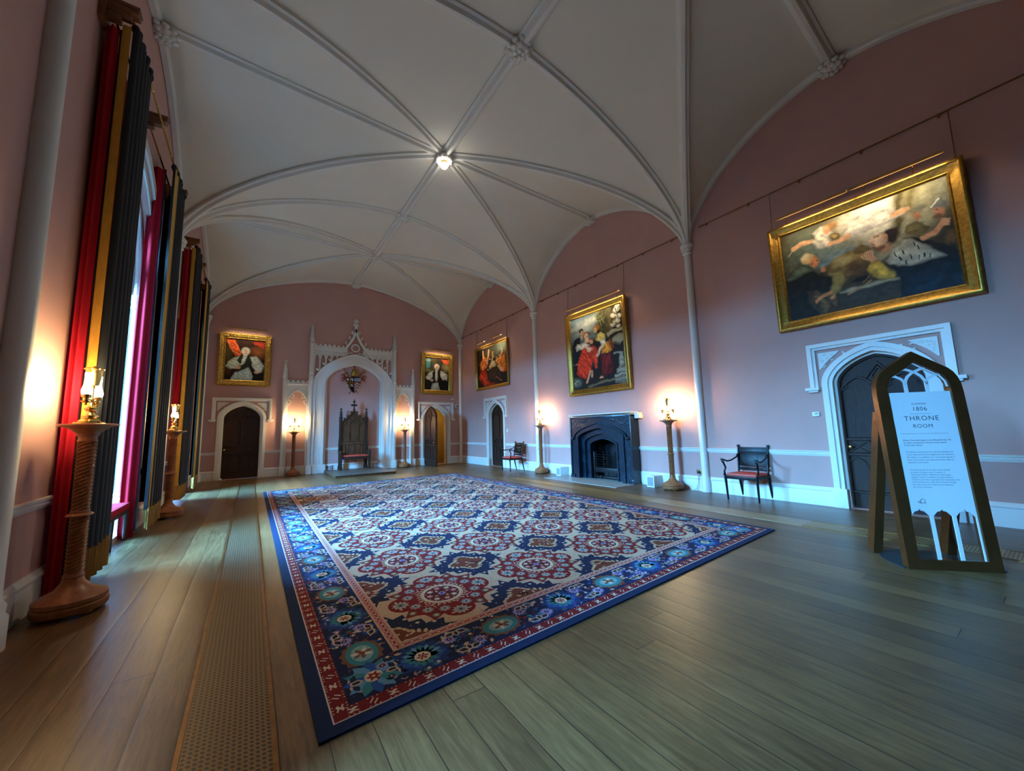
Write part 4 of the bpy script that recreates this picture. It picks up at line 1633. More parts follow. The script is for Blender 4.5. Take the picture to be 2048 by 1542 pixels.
ART = {}
ART['great'] = (320, 184, (58, 52, 32), 3, [
    ('L', (84, 76, 44), .0452, [(.028, .103), (.079, .502)], .8),
    ('E', (100, 114, 98), (.184, .247, .121, .15), 1),
    ('E', (112, 130, 122), (.337, .384, .098, .095), 1),
    ('E', (200, 194, 156), (.672, .094, .196, .272), 1),
    ('E', (246, 242, 216), (.669, .092, .09, .204), 1),
    ('E', (238, 230, 206), (.563, .123, .106, .109), 1),
    ('L', (90, 80, 42), .0302, [(.767, -.007), (.727, .382)], .7),
    ('L', (122, 112, 68), .0339, [(.826, .007), (.805, .178)], .8),
    ('L', (158, 154, 122), .0377, [(.896, .016), (.893, .31)], .8),
    ('L', (140, 140, 116), .0377, [(.972, .031), (.972, .195)], .8),
    ('P', (232, 226, 206), [(.425, .228), (.477, .093), (.566, .083), (.651, .08), (.733, .159), (.79, .155), (.779, .201), (.697, .245), (.593, .245), (.495, .281), (.446, .276)], (155, 70, .16)),
    ('L', (214, 164, 118), .0128, [(.717, .183), (.76, .176), (.796, .172)], .4),
    ('P', (216, 208, 184), [(.221, .183), (.242, .096), (.3, .04), (.358, .102), (.393, .21), (.343, .3), (.256, .269)], (60, 80, .25)),
    ('E', (150, 108, 58), (.36, .077, .047, .038), .5),
    ('E', (202, 140, 98), (.331, .105, .023, .041), .3),
    ('L', (214, 164, 118), .0143, [(.218, .166), (.152, .169), (.093, .181)], .3),
    ('E', (214, 164, 118), (.085, .183, .018, .025), .3),
    ('L', (200, 190, 150), .003, [(.072, .189), (.038, .249)], .5),
    ('L', (214, 164, 118), .0151, [(.453, .243), (.397, .263), (.341, .262)], .3),
    ('E', (104, 84, 38), (.369, .2, .035, .046), .3),
    ('E', (186, 156, 92), (.369, .2, .018, .022), .4),
    ('L', (104, 126, 130), .0151, [(.277, .479), (.369, .415), (.479, .385)], .6),
    ('P', (128, 106, 56), [(.29, .537), (.33, .468), (.42, .411), (.528, .369), (.577, .45), (.552, .575), (.523, .644), (.434, .659), (.397, .714), (.348, .807), (.303, .832), (.31, .619)], (50, 60, .3)),
    ('E', (80, 56, 30), (.472, .592, .053, .082), .6),
    ('E', (166, 150, 94), (.406, .476, .045, .049), .6),
    ('L', (140, 122, 58), .0211, [(.361, .627), (.336, .731), (.305, .804)], .5),
    ('E', (178, 118, 70), (.281, .518, .018, .027), .3),
    ('P', (25, 23, 15), [(.011, .51), (.053, .451), (.125, .4), (.187, .46), (.235, .549), (.286, .593), (.323, .624), (.313, .692), (.273, .763), (.159, .717), (.123, .823), (.237, 1.01), (.001, 1.0)], (70, 40, .25)),
    ('P', (96, 106, 80), [(.015, .512), (.084, .427), (.145, .391), (.208, .484), (.146, .509), (.047, .534)], (20, 60, .2)),
    ('E', (204, 170, 114), (.181, .354, .045, .054), .2),
    ('E', (208, 132, 78), (.221, .404, .029, .057), .3),
    ('E', (226, 204, 150), (.164, .325, .03, .033), .5),
    ('E', (176, 98, 58), (.204, .415, .007, .019), .3),
    ('L', (90, 50, 30), .003, [(.236, .393), (.247, .398)], .4),
    ('P', (88, 70, 40), [(.139, .724), (.205, .713), (.271, .791), (.342, .833), (.342, .933), (.26, .997), (.191, .9)], (60, 90, .4)),
    ('L', (196, 130, 76), .0113, [(.204, .846), (.244, .795), (.299, .773)], .3),
    ('E', (190, 130, 82), (.313, .833, .012, .022), .3),
    ('P', (172, 162, 128), [(.348, .807), (.536, .786), (.712, .796), (.715, .813), (.547, .835), (.354, .831)], None),
    ('P', (58, 54, 42), [(.35, .831), (.547, .835), (.715, .813), (.709, .924), (.539, .95), (.328, .956)], (10, 40, .15)),
    ('P', (24, 20, 16), [(.437, .724), (.468, .688), (.527, .7), (.533, .744), (.476, .75)], None),
    ('L', (156, 114, 62), .0038, [(.41, .848), (.545, .763)], .4),
    ('L', (120, 92, 58), .0038, [(.495, .764), (.553, .685)], .4),
    ('P', (26, 24, 22), [(.733, .438), (.826, .477), (.917, .576), (.994, .617), (.993, .775), (.931, .72), (.851, .592)], (20, 50, .2)),
    ('P', (14, 23, 31), [(.646, .627), (.705, .707), (.841, .72), (.938, .711), (.992, .762), (1.0, 1.003), (.703, 1.0), (.712, .798)], (40, 40, .3)),
    ('P', (18, 36, 46), [(.713, .861), (.896, .84), (1.005, .865), (1.0, 1.003), (.703, 1.006)], (30, 60, .3)),
    ('P', (178, 176, 148), [(.644, .599), (.692, .509), (.733, .449), (.783, .472), (.853, .567), (.935, .704), (.847, .723), (.774, .714), (.699, .692), (.666, .65)], (25, 70, .16)),
    ('L', (30, 28, 22), .0038, [(.737, .562), (.739, .592)], .3),
    ('L', (30, 28, 22), .0038, [(.711, .609), (.713, .639)], .3),
    ('L', (30, 28, 22), .0038, [(.7, .564), (.702, .594)], .3),
    ('L', (30, 28, 22), .0038, [(.814, .555), (.815, .584)], .3),
    ('L', (30, 28, 22), .0038, [(.793, .518), (.795, .547)], .3),
    ('L', (30, 28, 22), .0038, [(.767, .624), (.769, .653)], .3),
    ('L', (30, 28, 22), .0038, [(.742, .661), (.744, .691)], .3),
    ('L', (30, 28, 22), .0038, [(.84, .645), (.842, .674)], .3),
    ('L', (30, 28, 22), .0038, [(.871, .665), (.873, .694)], .3),
    ('L', (30, 28, 22), .0038, [(.813, .649), (.815, .678)], .3),
    ('L', (142, 136, 100), .0181, [(.618, .555), (.678, .502), (.732, .454)], .4),
    ('P', (188, 142, 102), [(.64, .469), (.676, .428), (.693, .51), (.645, .542)], None),
    ('E', (40, 30, 24), (.698, .355, .047, .049), .25),
    ('E', (38, 28, 22), (.703, .412, .033, .057), .3),
    ('P', (210, 174, 134), [(.61, .32), (.651, .323), (.675, .367), (.674, .422), (.65, .475), (.613, .477), (.591, .452), (.584, .412), (.579, .382), (.592, .355)], (0, 0, 0)),
    ('E', (228, 196, 158), (.617, .375, .02, .054), .5),
    ('L', (112, 78, 52), .0098, [(.591, .446), (.617, .479), (.651, .469)], .6),
    ('L', (60, 40, 30), .003, [(.606, .356), (.624, .357)], .4),
    ('L', (120, 86, 64), .003, [(.604, .336), (.628, .343)], .5),
    ('E', (220, 178, 138), (.584, .377, .007, .012), .4),
    ('L', (146, 66, 52), .003, [(.586, .411), (.602, .422)], .4),
    ('E', (200, 130, 92), (.666, .381, .01, .027), .3),
    ('E', (216, 170, 122), (.557, .509, .032, .046), .25),
    ('E', (202, 152, 106), (.575, .561, .023, .035), .3),
    ('L', (150, 98, 62), .0023, [(.533, .477), (.538, .53)], .5),
    ('L', (150, 98, 62), .0023, [(.543, .478), (.548, .53)], .5),
    ('L', (150, 98, 62), .0023, [(.553, .479), (.558, .531)], .5),
    ('L', (150, 98, 62), .0023, [(.563, .48), (.568, .532)], .5),
    ('L', (150, 98, 62), .0023, [(.573, .481), (.578, .533)], .5),
    ('P', (206, 168, 64), [(.532, .659), (.556, .577), (.598, .57), (.631, .626), (.662, .707), (.695, .762), (.685, .794), (.612, .781), (.57, .736)], (110, 110, .28)),
    ('E', (176, 118, 84), (.841, .255, .024, .057), .3),
    ('E', (128, 128, 108), (.848, .205, .038, .038), .4),
    ('P', (104, 94, 56), [(.78, .327), (.845, .32), (.888, .409), (.852, .491), (.769, .425)], (60, 80, .2)),
    ('E', (198, 136, 100), (.941, .288, .029, .057), .3),
    ('E', (116, 86, 60), (.93, .347, .02, .025), .4),
    ('P', (134, 140, 132), [(.906, .244), (.933, .208), (.967, .177), (.991, .22), (.98, .275), (.941, .264)], (40, 60, .2)),
    ('L', (218, 218, 206), .0045, [(.911, .237), (.957, .185)], .4),
    ('L', (60, 40, 30), .003, [(.923, .272), (.934, .275)], .4),
    ('L', (208, 150, 106), .0136, [(.852, .493), (.906, .47), (.942, .415), (.956, .398)], .3),
    ('E', (214, 160, 116), (.956, .405, .018, .03), .3),
    ('L', (216, 164, 122), .0038, [(.959, .395), (.983, .394)], .4),
    ('L', (216, 164, 122), .0038, [(.959, .406), (.981, .41)], .4),
    ('L', (216, 164, 122), .0038, [(.958, .417), (.98, .425)], .4),
    ('L', (216, 164, 122), .0038, [(.957, .427), (.979, .44)], .4),
    ('E', (108, 80, 44), (.977, .562, .03, .057), .5),
])
ART['ladies'] = (170, 210, (28, 24, 18), 5, [
    ('P', (84, 104, 110), [(-.012, -.011), (.571, -.006), (.529, .366), (.258, .363), (-.013, .41)], (0, 0, 0)),
    ('E', (166, 174, 168), (.306, .122, .158, .055), .8),
    ('E', (150, 160, 158), (.099, .146, .089, .031), .8),
    ('E', (180, 184, 174), (.458, .1, .116, .041), .8),
    ('E', (128, 140, 140), (.14, .231, .095, .033), .8),
    ('E', (140, 150, 148), (.368, .198, .095, .033), .8),
    ('P', (60, 58, 34), [(.561, -.001), (.838, -.003), (.845, .28), (.737, .405), (.565, .238)], (85, 60, .35)),
    ('L', (116, 118, 78), .0084, [(.567, .024), (.531, .047), (.56, .092)], .5),
    ('L', (116, 118, 78), .0084, [(.612, .019), (.576, .042), (.604, .086)], .5),
    ('L', (116, 118, 78), .0084, [(.579, .08), (.543, .103), (.571, .148)], .5),
    ('L', (116, 118, 78), .0084, [(.622, .083), (.587, .105), (.614, .149)], .5),
    ('L', (116, 118, 78), .0084, [(.661, .061), (.626, .084), (.654, .128)], .5),
    ('L', (116, 118, 78), .0084, [(.585, .136), (.55, .158), (.578, .202)], .5),
    ('L', (116, 118, 78), .0084, [(.643, .125), (.608, .148), (.636, .192)], .5),
    ('L', (116, 118, 78), .0084, [(.688, .113), (.653, .135), (.68, .179)], .5),
    ('L', (98, 90, 56), .0337, [(.784, .014), (.79, .313)], .8),
    ('E', (206, 200, 180), (.922, .062, .057, .034), .25),
    ('E', (206, 200, 180), (.868, .123, .055, .033), .25),
    ('E', (206, 200, 180), (.955, .151, .042, .025), .25),
    ('E', (206, 200, 180), (.904, .205, .059, .035), .25),
    ('E', (206, 200, 180), (.845, .243, .042, .025), .25),
    ('E', (206, 200, 180), (.936, .273, .038, .023), .25),
    ('E', (206, 200, 180), (.94, .019, .042, .025), .25),
    ('E', (206, 200, 180), (.84, .102, .03, .018), .25),
    ('L', (96, 88, 66), .0084, [(.904, .043), (.923, .092)], .5),
    ('L', (96, 88, 66), .0084, [(.877, .096), (.925, .122)], .5),
    ('L', (96, 88, 66), .0084, [(.91, .162), (.867, .185)], .5),
    ('L', (96, 88, 66), .0084, [(.935, .124), (.943, .184)], .5),
    ('L', (96, 88, 66), .0084, [(.873, .213), (.92, .238)], .5),
    ('L', (96, 88, 66), .0084, [(.848, .251), (.89, .24)], .5),
    ('L', (96, 88, 66), .0084, [(.965, .043), (.949, .074)], .5),
    ('P', (174, 172, 144), [(.711, .329), (.811, .302), (.991, .306), (.998, .343), (.827, .345), (.74, .379)], (0, 0, 0)),
    ('P', (150, 146, 114), [(.81, .418), (.842, .381), (1.006, .37), (1.003, .468), (.927, .499), (.81, .479)], (0, 0, 0)),
    ('L', (80, 76, 56), .0169, [(.811, .476), (.937, .498)], .5),
    ('P', (152, 150, 126), [(.919, .608), (.985, .607), (.991, .784), (.89, .798)], (0, 90, .2)),
    ('P', (160, 156, 134), [(.847, .795), (1.009, .786), (1.008, .854), (.842, .863)], None),
    ('P', (110, 108, 90), [(.806, .872), (1.012, .854), (1.002, 1.0), (.8, .987)], None),
    ('L', (170, 166, 144), .0126, [(.81, .891), (1.009, .874)], .4),
    ('L', (160, 156, 134), .0105, [(.806, .938), (1.006, .923)], .4),
    ('L', (142, 140, 118), .0126, [(.815, .608), (.936, .611)], .4),
    ('L', (150, 142, 122), .0105, [(.001, .636), (.093, .638)], .4),
    ('P', (23, 21, 19), [(-.013, .41), (.086, .285), (.195, .281), (.151, .484), (.025, .667)], None),
    ('E', (34, 26, 22), (.227, .194, .051, .032), .25),
    ('E', (206, 152, 114), (.243, .229, .032, .03), .2),
    ('E', (206, 154, 118), (.228, .286, .023, .024), .3),
    ('P', (200, 196, 170), [(.076, .406), (.127, .355), (.258, .36), (.394, .418), (.335, .459), (.202, .449), (.099, .468)], (40, 90, .2)),
    ('E', (118, 78, 40), (.347, .262, .051, .035), .25),
    ('E', (228, 188, 152), (.324, .282, .034, .031), .2),
    ('P', (222, 180, 144), [(.294, .304), (.369, .312), (.389, .386), (.279, .385)], None),
    ('P', (206, 54, 20), [(.206, .45), (.331, .434), (.39, .523), (.414, .646), (.37, .773), (.286, .863), (.116, .834), (.064, .783), (.093, .63), (.171, .519)], (65, 95, .38)),
    ('P', (212, 64, 28), [(.326, .439), (.456, .428), (.52, .484), (.506, .749), (.453, .757), (.414, .646), (.362, .506)], (80, 95, .3)),
    ('E', (108, 68, 38), (.43, .36, .048, .022), .3),
    ('E', (206, 154, 116), (.416, .381, .038, .027), .25),
    ('E', (222, 180, 144), (.374, .484, .057, .021), .3),
    ('L', (222, 180, 144), .019, [(.274, .428), (.329, .455), (.385, .462)], .3),
    ('L', (206, 152, 112), .019, [(.352, .77), (.318, .84), (.279, .909)], .3),
    ('E', (206, 152, 112), (.276, .919, .027, .016), .3),
    ('L', (196, 140, 104), .0169, [(.385, .775), (.384, .848)], .4),
    ('E', (140, 94, 42), (.539, .217, .059, .035), .25),
    ('E', (216, 170, 128), (.51, .239, .032, .031), .2),
    ('P', (198, 180, 98), [(.481, .358), (.513, .311), (.603, .288), (.687, .334), (.692, .4), (.589, .41), (.509, .384)], (50, 80, .2)),
    ('P', (138, 62, 22), [(.7, .457), (.784, .392), (.833, .537), (.76, .561)], (60, 90, .3)),
    ('P', (222, 142, 36), [(.603, .528), (.692, .44), (.738, .434), (.789, .558), (.7, .584), (.588, .572)], (75, 100, .25)),
    ('P', (218, 214, 192), [(.582, .397), (.681, .386), (.698, .456), (.612, .491)], (60, 80, .15)),
    ('L', (222, 180, 144), .0232, [(.629, .473), (.559, .528), (.504, .588)], .3),
    ('P', (98, 24, 20), [(.575, .57), (.762, .574), (.79, .756), (.767, .868), (.577, .882), (.568, .74)], (95, 80, .45)),
    ('E', (200, 146, 108), (.566, .886, .038, .013), .3),
    ('L', (70, 40, 30), .0053, [(.225, .219), (.237, .221)], .5),
    ('L', (70, 40, 30), .0053, [(.248, .224), (.26, .226)], .5),
    ('L', (70, 40, 30), .0053, [(.304, .274), (.315, .276)], .5),
    ('L', (70, 40, 30), .0053, [(.327, .277), (.338, .279)], .5),
    ('L', (70, 40, 30), .0053, [(.491, .229), (.502, .231)], .5),
    ('L', (70, 40, 30), .0053, [(.511, .231), (.522, .233)], .5),
    ('L', (170, 80, 66), .0053, [(.237, .242), (.251, .245)], .5),
    ('L', (170, 80, 66), .0053, [(.316, .296), (.329, .299)], .5),
    ('L', (170, 80, 66), .0053, [(.498, .251), (.511, .254)], .5),
    ('L', (112, 100, 72), .019, [(.296, .987), (.57, .943), (.799, .927)], .5),
    ('E', (118, 122, 102), (.062, .904, .084, .052), .5),
    ('L', (60, 62, 50), .0084, [(.004, .879), (.107, .928)], .5),
    ('L', (160, 164, 144), .0084, [(.013, .911), (.089, .873)], .5),
])
ART['b1'] = (150, 160, (46, 23, 16), 11, [
    ('P', (200, 78, 30), [(.005, .033), (.227, .023), (.351, .233), (.42, .389), (.241, .413), (.103, .236)], (60, 70, .4)),
    ('L', (232, 130, 74), .0173, [(.05, .072), (.183, .297), (.342, .386)], .6),
    ('L', (226, 116, 70), .0121, [(.203, .059), (.297, .204), (.391, .332)], .6),
    ('P', (152, 46, 24), [(.646, .026), (1.001, .023), (.995, .218), (.877, .167), (.73, .104)], (30, 70, .4)),
    ('E', (142, 82, 38), (.847, .299, .173, .101), .9),
    ('E', (80, 66, 34), (.061, .389, .087, .202), .8),
    ('P', (178, 188, 172), [(.024, .673), (.077, .554), (.242, .427), (.368, .41), (.383, .685), (.276, .732), (.126, .752), (.04, .713)], (35, 90, .2)),
    ('P', (180, 190, 174), [(.596, .419), (.78, .386), (.913, .5), (.999, .614), (.977, .721), (.834, .78), (.706, .699), (.647, .568)], (145, 90, .2)),
    ('P', (36, 20, 12), [(-.014, .711), (.109, .758), (.26, .741), (.149, .993), (-.003, 1.0)], None),
    ('P', (24, 17, 13), [(.68, .701), (.834, .793), (.989, .751), (1.0, 1.003), (.703, .992)], None),
    ('E', (80, 40, 22), (.086, .784, .069, .067), .6),
    ('P', (38, 42, 30), [(.285, .524), (.427, .36), (.593, .368), (.679, .566), (.658, .71), (.414, .758), (.372, .727), (.439, .581), (.353, .586)], (80, 50, .2)),
    ('P', (210, 216, 202), [(.449, .379), (.553, .38), (.51, .543), (.409, .656), (.37, .635), (.417, .499)], (80, 60, .1)),
    ('P', (170, 188, 178), [(.149, .996), (.247, .808), (.448, .747), (.586, .669), (.661, .769), (.72, .9), (.69, 1.004)], (60, 100, .2)),
    ('E', (204, 206, 194), (.504, .276, .107, .094), .2),
    ('E', (176, 178, 166), (.502, .242, .069, .04), .6),
    ('E', (230, 190, 160), (.518, .296, .057, .064), .2),
    ('L', (96, 66, 54), .0069, [(.485, .284), (.506, .283)], .4),
    ('L', (96, 66, 54), .0069, [(.531, .283), (.552, .281)], .4),
    ('L', (200, 140, 114), .0069, [(.519, .289), (.518, .312)], .5),
    ('L', (170, 80, 70), .0069, [(.506, .334), (.533, .332)], .4),
    ('E', (214, 216, 204), (.514, .367, .052, .017), .4),
    ('E', (220, 174, 134), (.816, .781, .069, .047), .3),
    ('E', (210, 172, 132), (.329, .691, .062, .037), .3),
    ('E', (206, 208, 194), (.886, .757, .062, .034), .5),
])
ART['b2'] = (130, 164, (58, 48, 34), 14, [
    ('P', (84, 142, 138), [(.011, .033), (.229, .024), (.234, .308), (.032, .376)], (0, 0, 0)),
    ('E', (150, 176, 168), (.121, .07, .103, .041), .6),
    ('E', (120, 118, 70), (.144, .395, .151, .041), .6),
    ('L', (84, 74, 48), .0961, [(.353, .003), (.358, .353)], .7),
    ('E', (156, 146, 94), (.904, .27, .137, .113), .8),
    ('P', (208, 86, 44), [(.667, .022), (1.007, .013), (1.007, .23), (.78, .151)], (35, 60, .35)),
    ('P', (15, 15, 13), [(.006, .701), (.266, .575), (.782, .549), (1.0, .655), (1.007, 1.005), (-.003, 1.005)], (90, 40, .3)),
    ('P', (198, 198, 178), [(.024, .615), (.196, .438), (.372, .388), (.327, .585), (.201, .702), (.059, .678)], (40, 90, .2)),
    ('P', (198, 198, 178), [(.6, .386), (.782, .407), (.951, .502), (.937, .688), (.748, .646), (.602, .571)], (140, 90, .2)),
    ('P', (22, 22, 20), [(.305, .443), (.434, .359), (.614, .364), (.65, .569), (.548, .732), (.336, .691)], None),
    ('P', (208, 206, 190), [(.431, .374), (.527, .369), (.53, .651), (.48, .75), (.417, .656)], (90, 60, .1)),
    ('P', (168, 168, 146), [(.233, .996), (.317, .787), (.548, .752), (.637, .993)], (80, 60, .15)),
    ('E', (208, 202, 184), (.484, .263, .11, .085), .2),
    ('E', (228, 184, 152), (.502, .293, .062, .062), .2),
    ('L', (90, 60, 50), .0086, [(.474, .284), (.495, .283)], .4),
    ('L', (90, 60, 50), .0086, [(.519, .284), (.54, .283)], .4),
    ('L', (170, 84, 72), .0086, [(.492, .33), (.52, .328)], .4),
    ('E', (208, 206, 190), (.482, .372, .062, .021), .4),
    ('E', (212, 168, 134), (.285, .693, .062, .036), .3),
    ('E', (212, 168, 134), (.769, .645, .055, .036), .3),
    ('E', (198, 196, 178), (.789, .6, .082, .026), .4),
])
ART['crowd'] = (170, 150, (24, 15, 10), 8, [
    ('E', (122, 130, 106), (.857, .113, .225, .156), 1),
    ('E', (92, 82, 42), (.48, .172, .138, .088), .8),
    ('P', (178, 94, 34), [(.099, .371), (.258, .174), (.434, .307), (.391, .475), (.276, .576), (.124, .537)], (75, 70, .45)),
    ('P', (162, 38, 12), [(.037, .724), (.154, .527), (.331, .583), (.373, .833), (.457, .928), (.701, .967), (.275, 1.012), (.104, .903)], (60, 70, .4)),
    ('P', (208, 192, 148), [(.426, .523), (.518, .37), (.63, .392), (.654, .533), (.545, .571), (.455, .596)], (80, 80, .25)),
    ('P', (46, 30, 19), [(.364, .68), (.51, .541), (.674, .552), (.814, .718), (.837, .897), (.55, .911), (.389, .844)], (70, 90, .4)),
    ('P', (194, 108, 40), [(.646, .368), (.802, .305), (.956, .277), (.987, .642), (.886, .736), (.763, .674), (.666, .5)], (60, 90, .45)),
    ('P', (200, 72, 22), [(.831, .669), (.994, .639), (.984, .737), (.857, .734)], (20, 60, .3)),
    ('P', (120, 70, 34), [(.78, .24), (.901, .198), (.944, .301), (.823, .363)], (60, 70, .3)),
    ('L', (214, 164, 118), .0175, [(.246, .242), (.236, .062)], .35),
    ('L', (214, 164, 118), .0225, [(.349, .386), (.418, .244), (.447, .091)], .35),
    ('L', (214, 164, 118), .0225, [(.536, .37), (.559, .26), (.574, .163)], .35),
    ('L', (214, 164, 118), .0175, [(.798, .394), (.847, .257), (.879, .155)], .35),
    ('L', (214, 164, 118), .0175, [(.251, .405), (.216, .54)], .35),
    ('L', (214, 164, 118), .02, [(.596, .481), (.462, .55)], .35),
    ('L', (214, 164, 118), .0175, [(.719, .547), (.811, .68), (.883, .676)], .35),
    ('E', (60, 36, 20), (.252, .135, .033, .025), .25),
    ('E', (214, 166, 120), (.243, .141, .023, .023), .2),
    ('E', (40, 24, 16), (.337, .306, .033, .025), .25),
    ('E', (214, 166, 120), (.328, .312, .023, .023), .2),
    ('E', (90, 60, 30), (.476, .319, .033, .025), .25),
    ('E', (214, 166, 120), (.468, .325, .023, .023), .2),
    ('E', (60, 36, 20), (.592, .279, .033, .025), .25),
    ('E', (214, 166, 120), (.584, .285, .023, .023), .2),
    ('E', (110, 80, 40), (.686, .326, .033, .025), .25),
    ('E', (214, 166, 120), (.678, .331, .023, .023), .2),
    ('E', (50, 30, 18), (.795, .296, .033, .025), .25),
    ('E', (214, 166, 120), (.787, .302, .023, .023), .2),
    ('E', (60, 40, 24), (.888, .228, .033, .025), .25),
    ('E', (214, 166, 120), (.881, .233, .023, .023), .2),
    ('E', (50, 30, 20), (.389, .567, .033, .025), .25),
    ('E', (214, 166, 120), (.38, .573, .023, .023), .2),
    ('L', (226, 190, 110), .0125, [(.723, .433), (.791, .562), (.837, .629)], .5),
    ('L', (230, 180, 96), .0125, [(.675, .403), (.726, .377)], .5),
    ('L', (232, 150, 70), .0125, [(.166, .406), (.218, .499)], .5),
    ('L', (222, 90, 40), .015, [(.123, .666), (.23, .809), (.279, .941)], .5),
    ('L', (190, 86, 66), .0075, [(.646, .792), (.754, .898), (.826, .92)], .5),
])


def canvas_obj(p, w_, h_, parent, name='canvas'):
    nx, ny = p.nx, p.ny
    vs = [((u - .5) * w_, 0.0, (.5 - v) * h_) for u, v in zip(p.u.ravel(), p.v.ravel())]
    ids = np.arange(nx * ny).reshape(ny, nx)
    fs = np.stack([ids[:-1, :-1], ids[1:, :-1], ids[1:, 1:], ids[:-1, 1:]], -1).reshape(-1, 4)
    me = bpy.data.meshes.new(name)
    me.from_pydata(vs, [], fs.tolist())
    at = me.color_attributes.new('Col', 'FLOAT_COLOR', 'POINT')
    c4 = np.ones((nx * ny, 4), np.float32)
    c4[:, :3] = np.clip(p.c, 0, 1).reshape(-1, 3)
    at.data.foreach_set('color', c4.ravel())
    me.materials.append(M['oil'])
    o = bpy.data.objects.new(name, me)
    col.objects.link(o)
    o.parent = parent
    return o


PROF_PLAIN = [(0, 0), (0, .055), (.012, .068), (.03, .070), (.045, .055), (.075, .048), (.10, .030), (.115, .034), (.125, .020), (.135, .012)]
PROF_DEEP = [(0, 0), (0, .085), (.02, .10), (.045, .10), (.07, .078), (.11, .060), (.15, .040), (.165, .046), (.18, .030), (.19, .015)]
PROF_CARVED = [(0, 0), (0, .06), (.015, .085), (.04, .10), (.075, .095), (.12, .06), (.165, .045), (.185, .05), (.20, .03), (.215, .015)]


def frame_rect(mb, w_, h_, prof):
    """mitred moulding; w_,h_ are the outside size, profile (inset, height towards the viewer)"""
    cs = [(-1, -1), (1, -1), (1, 1), (-1, 1)]
    k = len(prof)
    vs = []
    N = 14
    ring = []
    for c in range(4):
        a, b_ = cs[c], cs[(c + 1) % 4]
        for i in range(N):
            t = i / N
            ring.append((a, b_, t))
    for a, b_, t in ring:
        for ins, hgt in prof:
            x0, z0 = a[0] * (w_ / 2 - ins), a[1] * (h_ / 2 - ins)
            x1, z1 = b_[0] * (w_ / 2 - ins), b_[1] * (h_ / 2 - ins)
            vs.append((x0 + (x1 - x0) * t, -hgt, z0 + (z1 - z0) * t))
    n = len(ring)
    fs = []
    for i in range(n):
        j = (i + 1) % n
        for q in range(k - 1):
            fs.append((i * k + q, j * k + q, j * k + q + 1, i * k + q + 1))
    mb.add(vs, fs)


def painting(label, loc, rz, w_, h_, art, prof, mtl, tilt, wires=None, carved=False):
    """loc is the centre of the picture's back on the wall; it leans out at the top"""
    t = thing('framed_painting', label, 'painting', loc, rz)
    TM = Matrix.Translation((0, -.012 - math.sin(tilt) * h_ / 2, 0)) @ Matrix.Rotation(tilt, 4, 'X')
    mb = MB()
    frame_rect(mb, w_, h_, prof)
    if carved:
        rnd = random.Random(3)
        for (ax, ln, ot) in ((0, w_, h_), (1, h_, w_)):
            k = int(ln / .055)
            for i in range(k):
                for sgn in (-1, 1):
                    a_ = (i + .5) / k * ln - ln / 2
                    for off in (.055, .105):
                        o_ = sgn * (ot / 2 - off)
                        c = (a_, -.085 if off < .1 else -.07, o_) if ax == 0 else (o_, -.085 if off < .1 else -.07, a_)
                        mb.ball((c[0] + rnd.uniform(-.01, .01), c[1], c[2] + rnd.uniform(-.01, .01)), (rnd.uniform(.018, .03), .02, rnd.uniform(.018, .03)), 6, 4)
    mb.bm.transform(TM)
    mb.build('frame', mtl, t)
    ins = prof[-1][0] - .004
    c = canvas_obj(art, w_ - 2 * ins, h_ - 2 * ins, t)
    c.matrix_basis = TM @ Matrix.Translation((0, -.016, 0))
    if wires:
        for x in wires:
            mb = MB()
            top = Vector((x, -.045, 6.05 - loc[2]))
            bot = TM @ Vector((x, -.02, h_ / 2 - .03))
            mb.tube([tuple(top), tuple(bot)], .006, 6)
            mb.build('hanging_wire', M['dbrass'], t)
    return t


def picture_light(label, loc, rz, length, arms, drop=.20, reach=.40, segs=None):
    """loc is on the wall at bar height; the bar stands out from the wall on curved arms"""
    t = thing('picture_light', label, 'picture light', loc, rz, 'brass picture lights')
    segs = segs or [(-length / 2, length / 2)]
    for a, b_ in segs:
        mb = MB()
        prof = [(-.05, .012), (-.045, .022), (.045, .022), (.05, .012), (.05, -.020), (.044, -.020), (.044, .008), (-.044, .008), (-.044, -.020), (-.05, -.020)]
        mb.sweep([(a, -reach, 0), (b_, -reach, 0)], prof, (0, -.35, .94))
        mb.build('light_bar', M['brassbar'], t)
        mb = MB()
        mb.tube([(a + .03, -reach - .008, -.008), (b_ - .03, -reach - .008, -.008)], .009, 6)
        mb.build('lit_tube', M['tube'], t)
        l = bpy.data.lights.new('picture_beam', 'AREA')
        l.shape = 'RECTANGLE'
        l.size, l.size_y = (b_ - a) * .95, .03
        l.energy = PIC_W * (b_ - a)
        l.color = PIC_COL
        l.spread = math.radians(125)
        lo = bpy.data.objects.new('picture_beam', l)
        col.objects.link(lo)
        lo.parent = t
        lo.location = ((a + b_) / 2, -reach, -.025)
        d = Vector((0, reach - .02, -.62))
        lo.rotation_euler = d.to_track_quat('-Z', 'X').to_euler()
        # keep the long side along the bar
        z = -d.normalized()
        x = Vector((1, 0, 0))
        y = z.cross(x)
        lo.rotation_euler = Matrix((x, y, z)).transposed().to_euler()
    for x in arms:
        mb = MB()
        mb.tube([(x, -.08, -drop), (x, -.13, -drop * .35), (x + .02, -reach * .6, .0), (x + .03, -reach, .012)], .006, 6)
        mb.build('arm', M['brass'], t)
    return t


